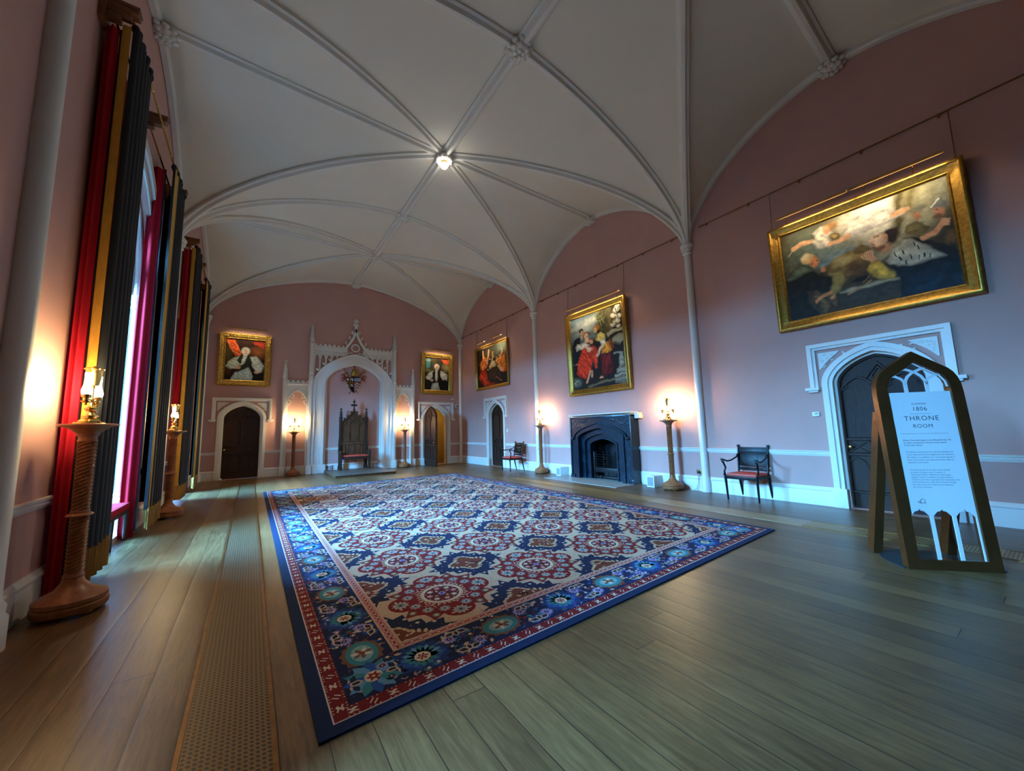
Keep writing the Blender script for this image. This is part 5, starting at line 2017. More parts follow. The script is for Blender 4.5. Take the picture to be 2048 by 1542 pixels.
tl = math.radians(2.0)
painting('huge dramatic painting of a kneeling king in an ermine cape in a wide gilt frame', (XR, 1.765, 4.22), RZ, 2.54, 2.04, Paint(*ART['great']), PROF_DEEP, M['gold'], tl, (-1.20, 1.20))
painting('tall painting of women in red and ochre dresses above the fireplace', (XR, 7.78, 3.79), RZ, 2.42, 2.61, Paint(*ART['ladies']), PROF_DEEP, M['gold'], tl, (-1.12, 1.15))
painting('dark painting of a crowd in orange and brown robes near the far corner', (XR, 13.83, 4.24), RZ, 2.69, 1.94, Paint(*ART['crowd']), PROF_PLAIN, M['gold'], tl, (-1.24, 1.28))
painting('portrait of a seated bishop in white robes before red drapery above the far left door', (-.297, YE, 4.255), 0, 1.60, 1.91, Paint(*ART['b1']), PROF_CARVED, M['goldcarved'], tl, None, True)
painting('portrait of a standing bishop in black and white robes above the open far right door', (7.17, YE, 4.20), 0, 1.63, 1.94, Paint(*ART['b2']), PROF_CARVED, M['goldcarved'], tl, None, True)
picture_light('long picture light bar over the huge king painting at the near right', (XR, 1.72, 5.31), RZ, 2.14, (-.98, -.40, .15, .72), .06, .36, [(-1.07, -.02), (.02, 1.07)])
picture_light('picture light bar over the painting of women above the fireplace', (XR, 7.70, 5.17), RZ, 2.2, (-.85, -.3, .3, .85), .06, .36)
picture_light('pair of short light bars over the dark crowd painting near the corner', (XR, 13.65, 5.30), RZ, 2.15, (-.8, -.45, .45, .85), .07, .33, [(-1.07, -.25), (.25, 1.07)])
picture_light('picture light bar over the seated bishop portrait on the far wall', (-.27, YE, 5.36), 0, 1.17, (-.3, .3), .16, .34)
picture_light('picture light bar over the standing bishop portrait on the far wall', (7.22, YE, 5.32), 0, 1.12, (-.3, .3), .16, .34)

for y0, y1, lab in ((YB + .1, 4.42, 'brass picture rail above the huge king painting'), (4.98, 10.42, 'brass picture rail above the fireplace painting'), (11.10, 16.62, 'brass picture rail above the crowd painting near the far corner')):
    pr = thing('picture_rail', lab, 'picture rail', (XR, (y0 + y1) / 2, 6.05), RZ, 'brass picture rails on the right wall')
    h_ = (y1 - y0) / 2
    mb = MB()
    mb.tube([(-h_, -.045, 0), (h_, -.045, 0)], .013, 8)
    for s in (-1, 1):
        mb.tube([(s * (h_ - .12), -.045, 0), (s * (h_ + .02), -.045, 0)], .019, 8)
    mb.build('rail', M['dbrass'], pr)
    k = int(h_ * 2 / .85)
    for i in range(k + 1):
        x = -h_ + .16 + (2 * h_ - .32) * i / k
        mb = MB()
        mb.ball((x, -.045, -.01), (.03, .028, .03), 8, 6)
        mb.tube([(x, -.045, 0), (x, .0, -.01)], .010, 6)
        mb.ball((x, -.045, -.045), .014, 6, 4)
        mb.build('bracket', M['dbrass'], pr)
# ------------------------------------------------------------------ easel sign
SGA = math.atan2(-.72929, .68421)
sg = thing('easel_sign', 'bronze arched easel sign with a white printed panel on glass', 'sign', (5.674, .810, 0), SGA)
TM = Matrix.Rotation(-math.atan(.1427 / 2.1815), 4, 'X')
mb = MB()
o_ = [(-.377, 0)] + [(-.377, 1.74), (-.371, 1.83), (-.352, 1.90), (-.325, 1.952), (-.285, 1.995), (0, 2.187), (.285, 1.995), (.325, 1.952), (.352, 1.90), (.371, 1.83), (.377, 1.74)] + [(.377, 0)]
i_ = [(-.277, .095), (-.277, 1.76), (-.272, 1.83), (-.255, 1.885), (-.228, 1.925), (0, 2.077), (.228, 1.925), (.255, 1.885), (.272, 1.83), (.277, 1.76), (.277, .095)]
mb.plate([o_, i_[::-1]], .0, .075)
bmesh.ops.bevel(mb.bm, geom=[e for e in mb.bm.edges if abs(e.verts[0].co.y - e.verts[1].co.y) < 1e-5 and len(e.link_faces) == 2 and e.calc_face_angle(0) > .5], offset=.005, segments=1, affect='EDGES')
mb.bm.transform(TM)
mb.build('frame', M['bronze'], sg)
for s in (-1, 1):
    mb = MB()
    tp = TM @ Vector((s * .335, .07, 1.55))
    mb.sweep([tuple(tp), (s * .335, .545, .02)], [(-.042, -.05), (-.042, .05), (.042, .05), (.042, -.05)], (0, 1, .3))
    mb.build('back_leg', M['bronze'], sg)
mb = MB()
pts = [(-.41, .02)] + [(-.42 * math.cos(a), .20 + .46 * math.sin(a)) for a in [PI * i / 14 for i in range(15)]] + [(.41, .02)]
mb.plate([pts], 0, .012, Matrix.Rotation(0, 4, 'X') @ Matrix(((1, 0, 0, 0), (0, 0, 1, 0), (0, 1, 0, 0), (0, 0, 0, 1))))
mb.build('base_plate', M['base'], sg)
mb = MB()
mb.plate([[(x * 1.01, z + (.002 if z > 1 else -.002)) for x, z in i_]], .030, .036)
mb.bm.transform(TM)
mb.build('glass_pane', M['pane'], sg)
mb = MB()
# printed white panel with shaped lower edge, mullions and head tracery
low = []
for cx in (-.185, 0.0, .185):
    hw = .075
    low += [(cx - hw, .505), (cx - hw * .55, .545), (cx - .012, .553), (cx, .572), (cx + .012, .553), (cx + hw * .55, .545), (cx + hw, .505)]
pan = [(-.276, 1.752), (.276, 1.752), (.276, .53)] + [(x, z) for x, z in low[::-1]] + [(-.276, .53)]
mb.plate([pan], .022, .0295)
for cx in (-.0925, .0925):
    mb.plate([[(cx - .016, .51), (cx + .016, .51), (cx + .016, .095), (cx - .016, .095)]], .022, .0295)
    mb.plate([[(cx - .016, 1.75), (cx - .016, 1.85), (cx + .016, 1.85), (cx + .016, 1.75)]], .022, .0295)
for s in (-1, 1):
    mb.plate([[(s * .264, .09), (s * .278, .09), (s * .278, .54), (s * .264, .54)]], .022, .0295)
for s in (-1, 1):
    for ar in ([(-.0925, 1.83), (-.085, 1.875), (-.060, 1.920), (-.015, 1.960), (.060, 1.995), (.105, 2.005)],
               [(-.0925, 1.83), (-.100, 1.870), (-.125, 1.900), (-.170, 1.925), (-.222, 1.935)]):
        L_ = []
        R_ = []
        for i, (x, z) in enumerate(ar):
            x0, z0 = ar[max(i - 1, 0)]
            x1, z1 = ar[min(i + 1, len(ar) - 1)]
            l_ = math.hypot(x1 - x0, z1 - z0)
            nx, nz = -(z1 - z0) / l_ * .0125, (x1 - x0) / l_ * .0125
            L_.append((s * (x + nx), z + nz))
            R_.append((s * (x - nx), z - nz))
        mb.plate([L_ + R_[::-1]], .022, .0295)
ap = [(-.272, 1.80), (-.264, 1.86), (-.222, 1.922), (0, 2.070), (.222, 1.922), (.264, 1.86), (.272, 1.80)]
ai = [(-.258, 1.80), (-.250, 1.855), (-.212, 1.912), (0, 2.054), (.212, 1.912), (.250, 1.855), (.258, 1.80)]
mb.plate([ap + ai[::-1]], .022, .0295)
mb.bm.transform(TM)
panel = mb.build('printed_panel', M['print'], sg, angle=20)


def text_mesh(name, body, width, x, z, align='CENTER', spacing=1.0, line=1.0, offset=0.0, first=None, height=None):
    cu = bpy.data.curves.new(name, 'FONT')
    cu.body = body
    cu.align_x = align
    cu.align_y = 'BOTTOM_BASELINE' if '\n' not in body else 'TOP_BASELINE'
    cu.size = 1
    cu.space_character = spacing
    cu.space_line = line
    cu.offset = offset
    cu.resolution_u = 3
    ob = bpy.data.objects.new(name, cu)
    col.objects.link(ob)
    bpy.context.view_layer.update()
    me = bpy.data.meshes.new_from_object(ob)
    bpy.data.objects.remove(ob)
    xs = [v.co.x for v in me.vertices]
    sc = width / (max(xs) - min(xs))
    for v in me.vertices:
        a, b_ = v.co.x * sc, v.co.y * sc * (1 if height is None else height)
        v.co = TM @ Vector((x + a, .0212, z + b_))
    me.materials.append(M['ink'])
    o = bpy.data.objects.new(name, me)
    col.objects.link(o)
    o.parent = panel
    return o


text_mesh('season_lettering', 'SUMMER', .128, -.012, 1.617, spacing=1.15)
text_mesh('year_lettering', '1806', .116, -.014, 1.556, spacing=1.12)
text_mesh('title_lettering', 'THRONE', .298, -.014, 1.455, spacing=1.15)
text_mesh('title_lettering', 'ROOM', .166, -.014, 1.379, spacing=1.12)
mb = MB()
for x0, x1, z in ((-.105, .078, 1.524), (-.222, .186, 1.320)):
    mb.bb(x0, x1, .0205, .022, z - .0011, z + .0011)
mb.bm.transform(TM)
mb.build('ruled_line', M['ink'], panel)
P1 = "Bishop Shute Barrington is an influential man. He\nhas been compared to the sun at the centre\nof the solar system."
P2 = "The Bishop settled into his role immediately and\nis less important and his judgement not unknown.\nBarrington is a justified lord. The people gossip in\nlively conversation and important ideas while he\nregulates ceremonies."
P3 = "The burning issue of the day is the campaign\nto abolish the slave trade. A speech of\nabolitionist William Wilberforce, Barrington\nregularly speaks in debates and signs petitions.\nToday he and others appreciate the continuing work.\nSome families have made their fortunes through\nthe slave trade and it makes up an important\npart of the economy."
text_mesh('body_lettering', P1, .405, -.210, 1.246, 'LEFT', line=1.24, offset=.012)
text_mesh('body_lettering', P2, .405, -.205, 1.126, 'LEFT', line=1.30)
text_mesh('body_lettering', P3, .405, -.200, .948, 'LEFT', line=1.30)
mb = MB()
for pts in ([(-.165, .640), (-.155, .660), (-.142, .668), (-.128, .662), (-.122, .645), (-.126, .630)], [(-.185, .634), (-.170, .645), (-.158, .638), (-.165, .626), (-.150, .628), (-.135, .632), (-.120, .622)], [(-.178, .628), (-.165, .634)]):
    mb.tube([(x, .0215, z) for x, z in pts], .0022, 5, upv=(0, 1, 0))
mb.bm.transform(TM)
mb.build('printed_emblem', M['ink'], panel)


# ------------------------------------------------------------------ curtains on the left wall
def sheet(mb, pts, z0, z1, nz=6, top_amp=1.0, taper=0.0):
    """vertical cloth along plan points; pts may be (x, y) tuples"""
    n = len(pts)
    vs, fs = [], []
    cx = sum(p[0] for p in pts) / n
    cy_ = sum(p[1] for p in pts) / n
    for j in range(nz + 1):
        t = j / nz
        z = z0 + (z1 - z0) * t
        k = 1 - taper * t
        for i, p in enumerate(pts):
            vs.append((p[0], cy_ + (p[1] - cy_) * k, z))
    for j in range(nz):
        for i in range(n - 1):
            fs.append((j * n + i, j * n + i + 1, (j + 1) * n + i + 1, (j + 1) * n + i))
    mb.add(vs, fs)


def curtain(label, y0, y1, xr0=-1.50, seed=1, zt=6.0, gw=0.0):
    rnd = random.Random(seed)
    c = thing('curtain', label, 'curtain', (-1.40, y0, 0), 0, 'navy, gold and red window curtains')
    ox, oy = -1.40, y0
    mb = MB()
    pts = []
    n = 14
    for i in range(n + 1):
        t = i / n
        pts.append((xr0 + (-1.395 - xr0) * t - ox, .02 + .028 * math.sin(t * 9.0) + .02 * t))
    sheet(mb, pts, .012, zt - .06, 8)
    pts2 = [(xr0 + .01 - ox, .05), (xr0 + .01 - ox, y1 - y0 - .05)]
    sheet(mb, [(xr0 + .015 - ox, .06 + (y1 - y0 - .10) * i / 12) for i in range(13)], .012, zt - .10, 4)
    mb.build('red_lining', M['red'], c, 60)
    mb = MB()
    sheet(mb, [(-1.395 - ox, .06), (-1.372 - ox, .05)], .10, zt - .05, 4)  # added dark strip standing in for the black gap beside the red lining
    pts = []
    L_ = y1 - y0
    n = 64
    for i in range(n + 1):
        t = i / n
        x = -1.268 + .022 * math.sin(t * 2 * PI * 5.5 + rnd.random() * .3) + .012 * math.sin(t * 31 + seed)
        pts.append((x - ox, t * L_))
    pts = [(-1.292 - ox, -.005)] + pts + [(-1.40 - ox, L_ + .01), (xr0 + .03 - ox, L_ - .02)]
    sheet(mb, pts, .40, zt, 14, taper=.10)
    # gathered heading
    k = int(L_ * 16)
    for i in range(k):
        t = (i + .5) / k
        mb.ball((-1.275 - ox + rnd.uniform(-.02, .02), .05 * L_ + t * .9 * L_, zt + .015 + .03 * rnd.random()), (.04, .035, .06), 7, 5)
    mb.build('navy_drape', M['navy'], c, 60)
    mb = MB()
    if gw:
        sheet(mb, [(-1.252 + .012 * math.sin(i * 1.1) - ox, gw * i / 8) for i in range(9)], .12, zt - .02, 6)
    else:
        sheet(mb, [(-1.368 - ox, .015), (-1.345 - ox, -.006), (-1.32 - ox, .0), (-1.292 - ox, -.012)], .12, zt - .02, 6)
    mb.build('gold_band', M['goldcloth'], c, 60)
    mb = MB()
    k = 40
    fp_ = []
    for i in range(k * 3 + 1):
        t = i / (k * 3)
        x = -1.262 + .024 * math.sin(t * 2 * PI * 4.5 + 1) + .009 * math.cos(i * 2 * PI / 3)
        fp_.append((x - ox, -.02 + t * (L_ * .98)))
    if not gw:
        fp_ = [(-1.36 - ox, .0), (-1.33 - ox, -.015), (-1.30 - ox, -.02)] + fp_
    sheet(mb, fp_, .11, .42, 3)
    mb.build('fringe', M['fringe'], c, 60)
    return c


curtain('near curtain of the first window, behind the foreground torchere', 5.38, 6.22, -1.49, 1)
curtain('far curtain of the first window with a pink lit red lining', 8.06, 9.15, -1.56, 2, gw=.30)
curtain('near curtain of the second window with the gold band behind a torchere', 11.40, 12.25, -1.50, 3)
curtain('last curtain on the left, nearest the far wall', 13.62, 14.70, -1.47, 4, gw=.34)

for y0, y1, lab in ((5.30, 9.25, 'twin brass curtain rods with wooden brackets over the first window'), (11.30, 14.85, 'twin brass curtain rods with wooden brackets over the second window')):
    cp = thing('curtain_pole', lab, 'curtain pole', (XL, (y0 + y1) / 2, 6.05), 0, 'curtain poles on the left wall')
    h_ = (y1 - y0) / 2
    for x, z in ((.10, -.02), (.24, .04)):
        mb = MB()
        mb.tube([(x, -h_ + .1, z), (x, h_ - .1, z)], .014, 8)
        for y in (-h_ * .42, h_ * .30):
            mb.ball((x, y, z), .022, 8, 6)
        mb.build('rod', M['brass'], cp)
    for y in (-h_ + .08, -.15, h_ - .08):
        mb = MB()
        mb.bb(.0, .05, y - .10, y + .10, -.16, .16, .012)
        mb.bb(.02, .30, y - .06, y + .06, .06, .12, .012)
        mb.bb(.02, .24, y - .05, y + .05, .0, .06, .012)
        mb.bb(.02, .16, y - .05, y + .05, -.07, .0, .015)
        mb.bb(.0, .31, y - .07, y + .07, .12, .15, .008)
        mb.build('bracket', M['dwood'], cp)

# bench in the window recess
wb = thing('window_bench', 'low bench with crimson padded seat standing in the first window', 'bench', (-1.60, 7.35, 0))
mb = MB()
mb.bb(-.16, .16, -.85, .72, .44, .54, .035)
mb.build('seat', M['red'], wb)
mb = MB()
mb.bb(-.15, .15, -.83, .70, .39, .44, .008)
mb.build('seat_rail', M['oak'], wb)
for x in (-.13, .13):
    for y in (-.80, -.05, .67):
        mb = MB()
        mb.tube([(x, y, 0), (x, y, .40)], [.020, .028], 8)
        mb.build('leg', M['oak'], wb)

# ------------------------------------------------------------------ carpet, woven as layered pattern pieces
CW, CL = 5.70, 10.12
CA, CB, CC, CD = Vector((.33, 2.17)), Vector((6.01, 2.49)), Vector((6.09, 12.60)), Vector((.335, 12.25))


def cpos(a, b_):
    u, v = a / CW, b_ / CL
    return (CA * (1 - u) + CB * u) * (1 - v) + (CD * (1 - u) + CC * u) * v


class Art:
    def __init__(self):
        self.v, self.f, self.c = [], [], []

    def poly(self, pts, colr, layer):
        i0 = len(self.v)
        z = .010 + layer * .00022
        for a, b_ in pts:
            p = cpos(a, b_)
            self.v.append((p.x, p.y, z))
        self.f.append(tuple(range(i0, i0 + len(pts))))
        self.c.append(colr)

    def rect(self, a0, a1, b0, b1, colr, layer):
        self.poly([(a0, b0), (a1, b0), (a1, b1), (a0, b1)], colr, layer)

    def ring(self, m0, m1, colr, layer):
        """frame between margins m0 < m1"""
        self.rect(m0, CW - m0, m0, m1, colr, layer)
        self.rect(m0, CW - m0, CL - m1, CL - m0, colr, layer)
        self.rect(m0, m1, m1, CL - m1, colr, layer)
        self.rect(CW - m1, CW - m0, m1, CL - m1, colr, layer)


K = dict(navy=S(16, 30, 60), band=S(10, 34, 66), red=S(120, 22, 22), brick=S(132, 40, 28), cream=S(190, 164, 134), ivory=S(208, 192, 168), grey=S(134, 136, 130), dove=S(176, 172, 160), teal=S(54, 124, 130), blue=S(34, 78, 146), sky=S(92, 144, 178), brown=S(110, 76, 52), pink=S(206, 150, 140), lav=S(150, 140, 190), ink=S(24, 32, 48), tan=S(190, 160, 118), green=S(60, 92, 84))
A_ = Art()


def T(pts, x, y, ang=0, s=1.0, sx=1.0):
    c, n = math.cos(ang), math.sin(ang)
    return [(x + s * (sx * px * c - py * n), y + s * (sx * px * n + py * c)) for px, py in pts]


def star(n, r0, r1, ph=0):
    return [((r0 if i % 2 == 0 else r1) * math.cos(ph + i * PI / n), (r0 if i % 2 == 0 else r1) * math.sin(ph + i * PI / n)) for i in range(2 * n)]


def disc(r, n=10, sy=1.0):
    return [(r * math.cos(2 * PI * i / n), r * sy * math.sin(2 * PI * i / n)) for i in range(n)]


LEAFP = [(-.5, 0), (-.25, .22), (.1, .24), (.5, 0), (.1, -.24), (-.25, -.22)]


def flower(x, y, r, c0, c1, c2, lay, n=8, ph=0.0):
    A_.poly(T(star(n, r, r * .66, ph), x, y), c0, lay)
    A_.poly(T(star(n, r * .62, r * .34, ph + .3), x, y), c1, lay + 1)
    A_.poly(T(disc(r * .22, 6), x, y), c2, lay + 2)


def line(pts, wd, colr, lay):
    for (x0, y0), (x1, y1) in zip(pts, pts[1:]):
        dx, dy = x1 - x0, y1 - y0
        l_ = math.hypot(dx, dy) or 1
        nx, ny = -dy / l_ * wd / 2, dx / l_ * wd / 2
        A_.poly([(x0 + nx, y0 + ny), (x1 + nx, y1 + ny), (x1 - nx, y1 - ny), (x0 - nx, y0 - ny)], colr, lay)


FM = .60
A_.rect(FM - .01, CW - FM + .01, FM - .01, CL - FM + .01, K['cream'], 1)
NCX, NCY = 4, 8
DX, DY = (CW - 2 * FM) / NCX, (CL - 2 * FM) / NCY
rc = random.Random(4)
for i in range(NCX):
    for j in range(NCY):
        x, y = FM + (i + .5) * DX, FM + (j + .5) * DY
        # scrolls on the cream ground
        for k in range(46):
            a = 2 * PI * k / 46
            r = .495 + .045 * rc.random() + .02 * math.cos(4 * a)
            px, py = x + r * math.cos(a) * 1.02, y + r * math.sin(a)
            q = a + rc.choice((.6, 2.2, 1.4))
            cc = K['tan'] if k % 3 else S(160, 120, 110)
            line([(px, py), (px + .028 * math.cos(q), py + .028 * math.sin(q)), (px + .03 * math.cos(q) + .02 * math.cos(q + 1.6), py + .03 * math.sin(q) + .02 * math.sin(q + 1.6))], .007, cc, 2)
        # red lobed medallion
        for k in range(4):
            a = k * PI / 2
            A_.poly(T(disc(.140, 16, .86), x + .365 * math.cos(a), y + .365 * math.sin(a), a + PI / 2), K['red'], 3)
        out = []
        for k in range(4):
            a0 = k * PI / 2
            for da, r in ((.22, .36), (.36, .385), (.53, .495), (.66, .425), (PI / 4, .40), (PI / 2 - .66, .425), (PI / 2 - .53, .495), (PI / 2 - .36, .385), (PI / 2 - .22, .36)):
                out.append((x + r * math.cos(a0 + da), y + r * math.sin(a0 + da)))
        A_.poly(out, K['red'], 3.5)
        for k in range(4):
            a0 = k * PI / 2
            for da, r, s_, c_ in ((.53, .405, .042, K['green']), (PI / 2 - .53, .405, .042, K['green']), (.34, .305, .055, K['grey']), (PI / 4, .320, .055, K['grey']), (PI / 2 - .34, .305, .055, K['grey'])):
                a = a0 + da
                fx, fy = x + r * math.cos(a), y + r * math.sin(a)
                A_.poly(T(star(8, s_, s_ * .72, a), fx, fy), c_, 5)
                A_.poly(T(star(6, s_ * .74, s_ * .40, a), fx, fy), K['dove'] if c_ is K['grey'] else K['tan'], 6)
                A_.poly(T(disc(s_ * .24, 6), fx, fy), K['navy'] if c_ is K['grey'] else K['ivory'], 7)
            for da in (.18, -.18):
                A_.poly(T(LEAFP, x + .41 * math.cos(a0 + da), y + .41 * math.sin(a0 + da), a0 + PI / 2, .05), K['cream'], 5)
            for da in (.20, .55, PI / 2 - .55):
                A_.poly(T(LEAFP, x + .232 * math.cos(a0 + da), y + .232 * math.sin(a0 + da), a0 + da, .03), K['ivory'], 5)
        for k in range(4):
            a = k * PI / 2
            fx, fy = x + .385 * math.cos(a), y + .385 * math.sin(a)
            A_.poly(T(star(10, .078, .050, a), fx, fy, 0), K['dove'], 6)
            A_.poly(T(star(8, .054, .032, a + .2), fx, fy, 0), K['grey'], 7)
            A_.poly(T(disc(.016, 6), fx, fy), K['navy'], 8)
            a = PI / 4 + k * PI / 2
            line([(x + .215 * math.cos(a), y + .215 * math.sin(a)), (x + .25 * math.cos(a), y + .25 * math.sin(a))], .012, K['pink'], 7)
            for t in (-1, 1):
                line([(x + .235 * math.cos(a), y + .235 * math.sin(a)), (x + .275 * math.cos(a + t * .2), y + .275 * math.sin(a + t * .2))], .010, K['pink'], 7)
        # centre
        for k in range(30):
            a = 2 * PI * k / 30
            A_.poly(T(LEAFP, x + .213 * math.cos(a), y + .213 * math.sin(a), a + .9, .040), K['cream'], 6)
        A_.poly(T(disc(.198, 28), x, y), K['tan'], 7)
        A_.poly(T(disc(.184, 28), x, y), K['ivory'], 8)
        A_.poly(T(disc(.160, 28), x, y), S(96, 22, 26), 9)
        for k in range(8):
            a = 2 * PI * k / 8
            A_.poly(T(star(6, .034, .018, a), x + .118 * math.cos(a), y + .118 * math.sin(a)), K['ivory'] if k % 2 else K['pink'], 10)
            A_.poly(T(LEAFP, x + .07 * math.cos(a + .4), y + .07 * math.sin(a + .4), a, .045), K['ink'] if k % 2 else K['tan'], 10)
            A_.poly(T(disc(.008, 5), x + .145 * math.cos(a + .4), y + .145 * math.sin(a + .4)), K['cream'], 10)
        A_.poly(T(star(8, .040, .026), x, y), K['lav'], 11)
        A_.poly(T(disc(.016, 6), x, y), K['ink'], 12)
# navy stars between the medallions
for i in range(NCX + 1):
    for j in range(NCY + 1):
        x, y = FM + i * DX, FM + j * DY
        pts = []
        for k in range(4):
            a0 = k * PI / 2
            for da, r in ((0, .47), (.14, .365), (.34, .415), (.53, .285), (PI / 4, .335), (PI / 2 - .53, .285), (PI / 2 - .34, .415), (PI / 2 - .14, .365)):
                pts.append((x + r * math.cos(a0 + da), y + r * math.sin(a0 + da)))
        A_.poly(pts, K['navy'], 3)
        A_.poly(T(star(4, .235, .165), x, y), S(104, 50, 30), 3.6)
        for k in range(28):
            a = 2 * PI * k / 28
            r = .185 + .035 * math.cos(4 * a)
            A_.poly(T(LEAFP, x + r * math.cos(a), y + r * math.sin(a), a + .9, .066), K['tan'] if k % 2 else K['cream'], 4)
        for k in range(26):
            a = rc.random() * 6.28
            r = .15 * rc.random() ** .5
            A_.poly(T(LEAFP, x + r * math.cos(a), y + r * math.sin(a), rc.random() * 6, .050), rc.choice((K['cream'], K['tan'], K['brick'], K['brick'], K['tan'], K['ink'])), 5)
        for k in range(16):
            a = 2 * PI * k / 16
            r = (.385, .33, .27, .33)[k % 4]
            A_.poly(T(star(5, .022, .011, a), x + r * math.cos(a), y + r * math.sin(a)), K['ivory'], 5)
            A_.poly(T(disc(.007, 5), x + (r - .045) * math.cos(a + .15), y + (r - .045) * math.sin(a + .15)), K['ivory'] if k % 3 else K['brick'], 5)

# borders drawn over the field edge
A_.ring(.525, FM, S(196, 132, 122), 13)
A_.ring(.590, .602, K['cream'], 14)
A_.ring(.520, .530, K['cream'], 14)
A_.ring(.170, .522, S(14, 27, 60), 13)
A_.ring(.082, .172, S(112, 20, 24), 14)
A_.ring(.076, .084, S(206, 190, 186), 15)
A_.ring(0.0, .078, K['band'], 14)


def edge_iter(margin, step):
    """points along all four sides at a margin: (x, y, inward angle)"""
    for (x0, y0, x1, y1, an) in ((margin, margin, CW - margin, margin, PI / 2), (CW - margin, margin, CW - margin, CL - margin, PI), (CW - margin, CL - margin, margin, CL - margin, -PI / 2), (margin, CL - margin, margin, margin, 0)):
        l_ = math.hypot(x1 - x0, y1 - y0)
        n = max(1, round(l_ / step))
        for k in range(n):
            t = (k + .5) / n
            yield x0 + (x1 - x0) * t, y0 + (y1 - y0) * t, an, k, n


# guard stripe rosettes
for x, y, an, k, n in edge_iter(.560, .068):
    A_.poly(T(disc(.021, 8), x, y), K['red'] if k % 2 else K['brick'], 14)
    A_.poly(T(disc(.014, 8), x, y), K['ivory'], 15)
    A_.poly(T(disc(.006, 5), x, y), K['red'], 16)
    A_.poly(T([(-.006, -.024), (.006, -.024), (.006, .024), (-.006, .024)], x + .034 * math.sin(an), y - .034 * math.cos(an), an), K['red'], 14)
# red stripe: paired hooks and dotted bars
HOOK = [(-.030, -.010), (-.012, -.022), (.006, -.014), (.022, -.022), (.030, -.014), (.018, -.010), (.004, -.002), (-.012, -.010)]
for x, y, an, k, n in edge_iter(.127, .108):
    q = an - PI / 2
    if k % 2 == 0:
        A_.poly(T(HOOK, x, y, q), K['ivory'], 16)
        A_.poly(T(HOOK, x, y, q + PI), K['ivory'], 16)
        A_.poly(T([(-.026, -.004), (.026, -.004), (.026, .004), (-.026, .004)], x, y, q + .5), K['ivory'], 17)
    else:
        for t in (-.013, .013):
            A_.poly(T([(-.020, t - .004), (.020, t - .004), (.020, t + .004), (-.020, t + .004)], x, y, q + .9), K['ivory'], 16)
    for d_ in (-.026, 0, .026):
        for s in (-.036, .036):
            px, py = T([(d_ + .054 * (k % 1), s)], x, y, q)[0]
            A_.poly(T(disc(.0055, 5), px, py), K['cream'], 16)


# blue border: alternating palmettes, rosettes, lilies and scrolls
def palm_a(x, y, an):
    q = an - PI / 2
    A_.poly(T(star(15, .185, .15), x, y, q, 1, 1.1), S(24, 52, 104), 13.8)
    A_.poly(T([(-.16, -.03), (-.13, .05), (-.07, .07), (-.05, .12), (0, .135), (.05, .12), (.07, .07), (.13, .05), (.16, -.03), (.10, -.07), (.06, -.12), (0, -.10), (-.06, -.12), (-.10, -.07)], x, y, q), K['blue'], 14)
    for k in range(9):
        a = q + PI * (k - .5) / 8
        A_.poly(T(LEAFP, x + .085 * math.cos(a), y + .085 * math.sin(a), a, .11), K['sky'] if k % 2 else K['teal'], 15)
    for k in range(6):
        a = q + PI + PI * (k + .5) / 6
        A_.poly(T(LEAFP, x + .07 * math.cos(a), y + .07 * math.sin(a), a, .09), K['teal'], 15)
    A_.poly(T(disc(.055, 10), x, y), K['ivory'], 16)
    for k in range(6):
        a = k * PI / 3
        A_.poly(T(LEAFP, x + .026 * math.cos(a), y + .026 * math.sin(a), a, .034), K['brick'], 17)
    A_.poly(T(disc(.010, 6), x, y), K['navy'], 18)


def palm_b(x, y, an):
    q = an - PI / 2
    A_.poly(T(star(14, .142, .122), x, y, q, 1, 1.28), K['brown'], 14)
    A_.poly(T(disc(.122, 18, .84), x, y, q, 1.0, 1.24), K['teal'], 15)
    A_.poly(T(disc(.086, 14, .82), x, y, q, 1.0, 1.2), S(124, 164, 160), 16)
    for k in range(7):
        a = q + 2 * PI * k / 7
        A_.poly(T(LEAFP, x + .048 * math.cos(a), y + .040 * math.sin(a), a, .06), K['ivory'] if k % 2 else K['brown'], 17)
    A_.poly(T(disc(.020, 8), x, y), K['brick'], 18)


def small(x, y, an, k):
    flower(x, y, .062, K['lav'], K['ink'], K['pink'], 14, 12)
    A_.poly(T(star(12, .040, .030), x, y), K['lav'], 16)
    A_.poly(T(star(8, .026, .016), x, y), K['navy'], 17)
    A_.poly(T(disc(.009, 5), x, y), K['pink'], 18)


def lily(x, y, an, flip):
    q = an - PI / 2 + (PI if flip else 0)
    for k in range(9):
        a = q + PI * (k - .0) / 8
        A_.poly(T(LEAFP, x + .055 * math.cos(a), y + .055 * math.sin(a), a, .085), K['blue'], 14)
    for t in (-1, 1):
        A_.poly(T([(0, 0), (.035, .055), (.105, .045), (.07, .0), (.03, -.01)], x, y, q, 1, t), K['cream'], 15)
        A_.poly(T([(.012, .008), (.04, .044), (.085, .038), (.06, .008)], x, y, q, 1, t), K['navy'], 16)
    A_.poly(T([(-.02, .0), (-.024, .05), (0, .075), (.024, .05), (.02, 0)], x, y, q), K['cream'], 17)
    A_.poly(T([(-.011, .012), (-.013, .046), (0, .06), (.013, .046), (.011, .012)], x, y, q), K['navy'], 18)


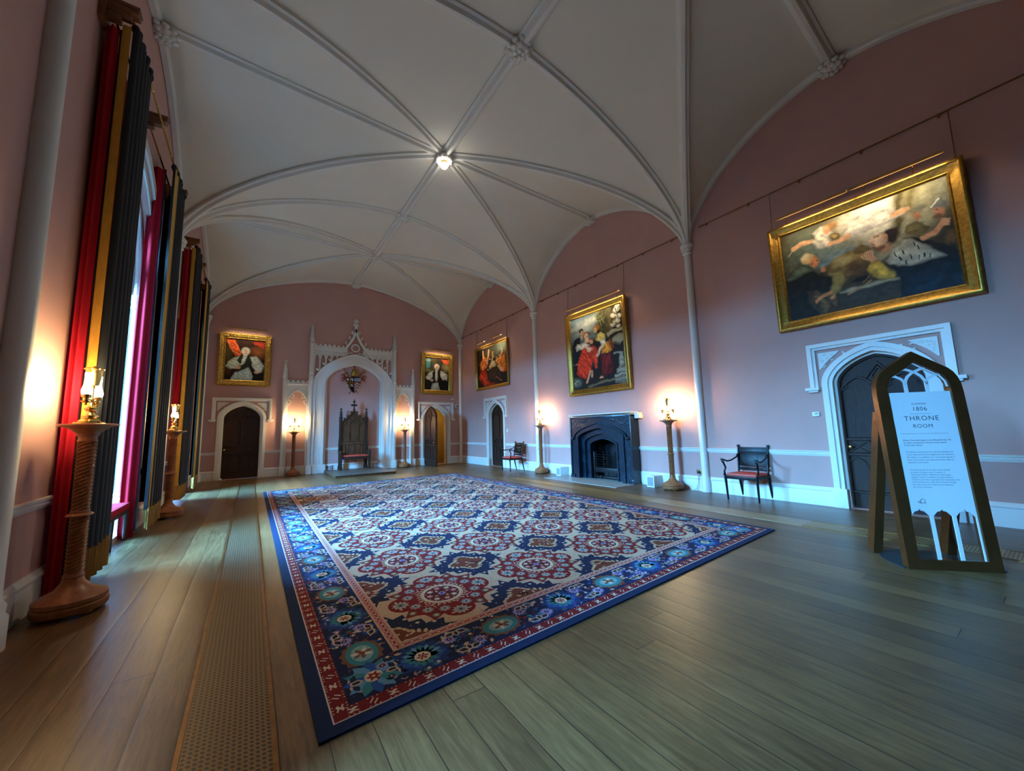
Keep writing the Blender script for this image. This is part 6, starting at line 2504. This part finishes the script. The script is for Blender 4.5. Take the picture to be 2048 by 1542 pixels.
for x, y, an, k, n in edge_iter(.345, .60):
    if k == 0 or k == n - 1:
        pass
    (palm_a if k % 2 == 0 else palm_b)(x, y, an)
    tx, ty = math.sin(an), -math.cos(an)
    nx, ny = math.cos(an), math.sin(an)
    for s in (-1, 1):
        small(x + tx * .225 * s + nx * .07 * s, y + ty * .225 * s + ny * .07 * s, an, k)
    lily(x + tx * .30 - nx * .135, y + ty * .30 - ny * .135, an, False)
    lily(x + tx * .30 + nx * .145, y + ty * .30 + ny * .145, an, True)
    for m_ in range(70):
        a_ = rc.uniform(-.30, .30)
        b_ = rc.uniform(-.155, .16)
        if abs(a_) < .16 and abs(b_) < .12:
            continue
        px, py = x + tx * a_ + nx * b_, y + ty * a_ + ny * b_
        q = rc.random() * 6.28
        cc = rc.choice((K['teal'], K['lav'], K['brick'], K['brick'], K['tan'], K['blue'], K['cream'], K['green']))
        if m_ % 3 == 0:
            A_.poly(T(LEAFP, px, py, q, .055), cc, 14 + m_ % 2 * .5)
        else:
            line([(px, py), (px + .025 * math.cos(q), py + .025 * math.sin(q)), (px + .03 * math.cos(q) + .022 * math.cos(q + 1.3), py + .03 * math.sin(q) + .022 * math.sin(q + 1.3))], .007, cc, 14.3)
        if m_ % 4 == 0:
            A_.poly(T(star(5, .018, .009, q), px + .02, py + .01), K['ivory'], 14.8)
for cxx, cyy, an in ((.345, .345, PI / 4), (CW - .345, .345, 3 * PI / 4), (CW - .345, CL - .345, 5 * PI / 4), (.345, CL - .345, -PI / 4)):
    A_.poly(T(disc(.175, 16), cxx, cyy), S(14, 27, 60), 14.9)
    for k in range(12):
        a = 2 * PI * k / 12
        A_.poly(T(LEAFP, cxx + .105 * math.cos(a), cyy + .105 * math.sin(a), a, .15), (K['blue'], K['sky'], K['teal'])[k % 3], 15.5 + k * .05)
    palm_a(cxx, cyy, an)
    A_.poly(T(star(6, .05, .025), cxx, cyy), K['brick'], 19)
    A_.poly(T(disc(.012, 6), cxx, cyy), K['cream'], 20)

me = bpy.data.meshes.new('carpet')
# the woven slab under the pattern
nb = len(A_.v)
slab = []
for z in (0.0, .0102):
    for a, b_ in ((0, 0), (CW, 0), (CW, CL), (0, CL)):
        p = cpos(a, b_)
        slab.append((p.x, p.y, z))
A_.v += slab
A_.f += [(nb, nb + 3, nb + 2, nb + 1)] + [(nb + q, nb + (q + 1) % 4, nb + 4 + (q + 1) % 4, nb + 4 + q) for q in range(4)] + [(nb + 4, nb + 5, nb + 6, nb + 7)]
A_.c += [K['band']] * 6
# side walls up to the border layer
zt_ = .010 + 14 * .00022
nb = len(A_.v)
for z in (.0, zt_):
    for a, b_ in ((0, 0), (CW, 0), (CW, CL), (0, CL)):
        p = cpos(a, b_)
        A_.v.append((p.x, p.y, z))
for q in range(4):
    A_.f.append((nb + q, nb + (q + 1) % 4, nb + 4 + (q + 1) % 4, nb + 4 + q))
    A_.c.append(K['band'])
me.from_pydata(A_.v, [], A_.f)
at = me.color_attributes.new('Col', 'FLOAT_COLOR', 'CORNER')
nl = np.array([len(f) for f in A_.f])
cc4 = np.ones((len(A_.f), 4), np.float32)
cc4[:, :3] = np.array(A_.c)
at.data.foreach_set('color', np.repeat(cc4, nl, axis=0).ravel())
me.materials.append(M['wool'])
co = bpy.data.objects.new('carpet', me)
col.objects.link(co)
tag(co, 'huge patterned carpet with red medallions on cream and a blue floral border', 'carpet')
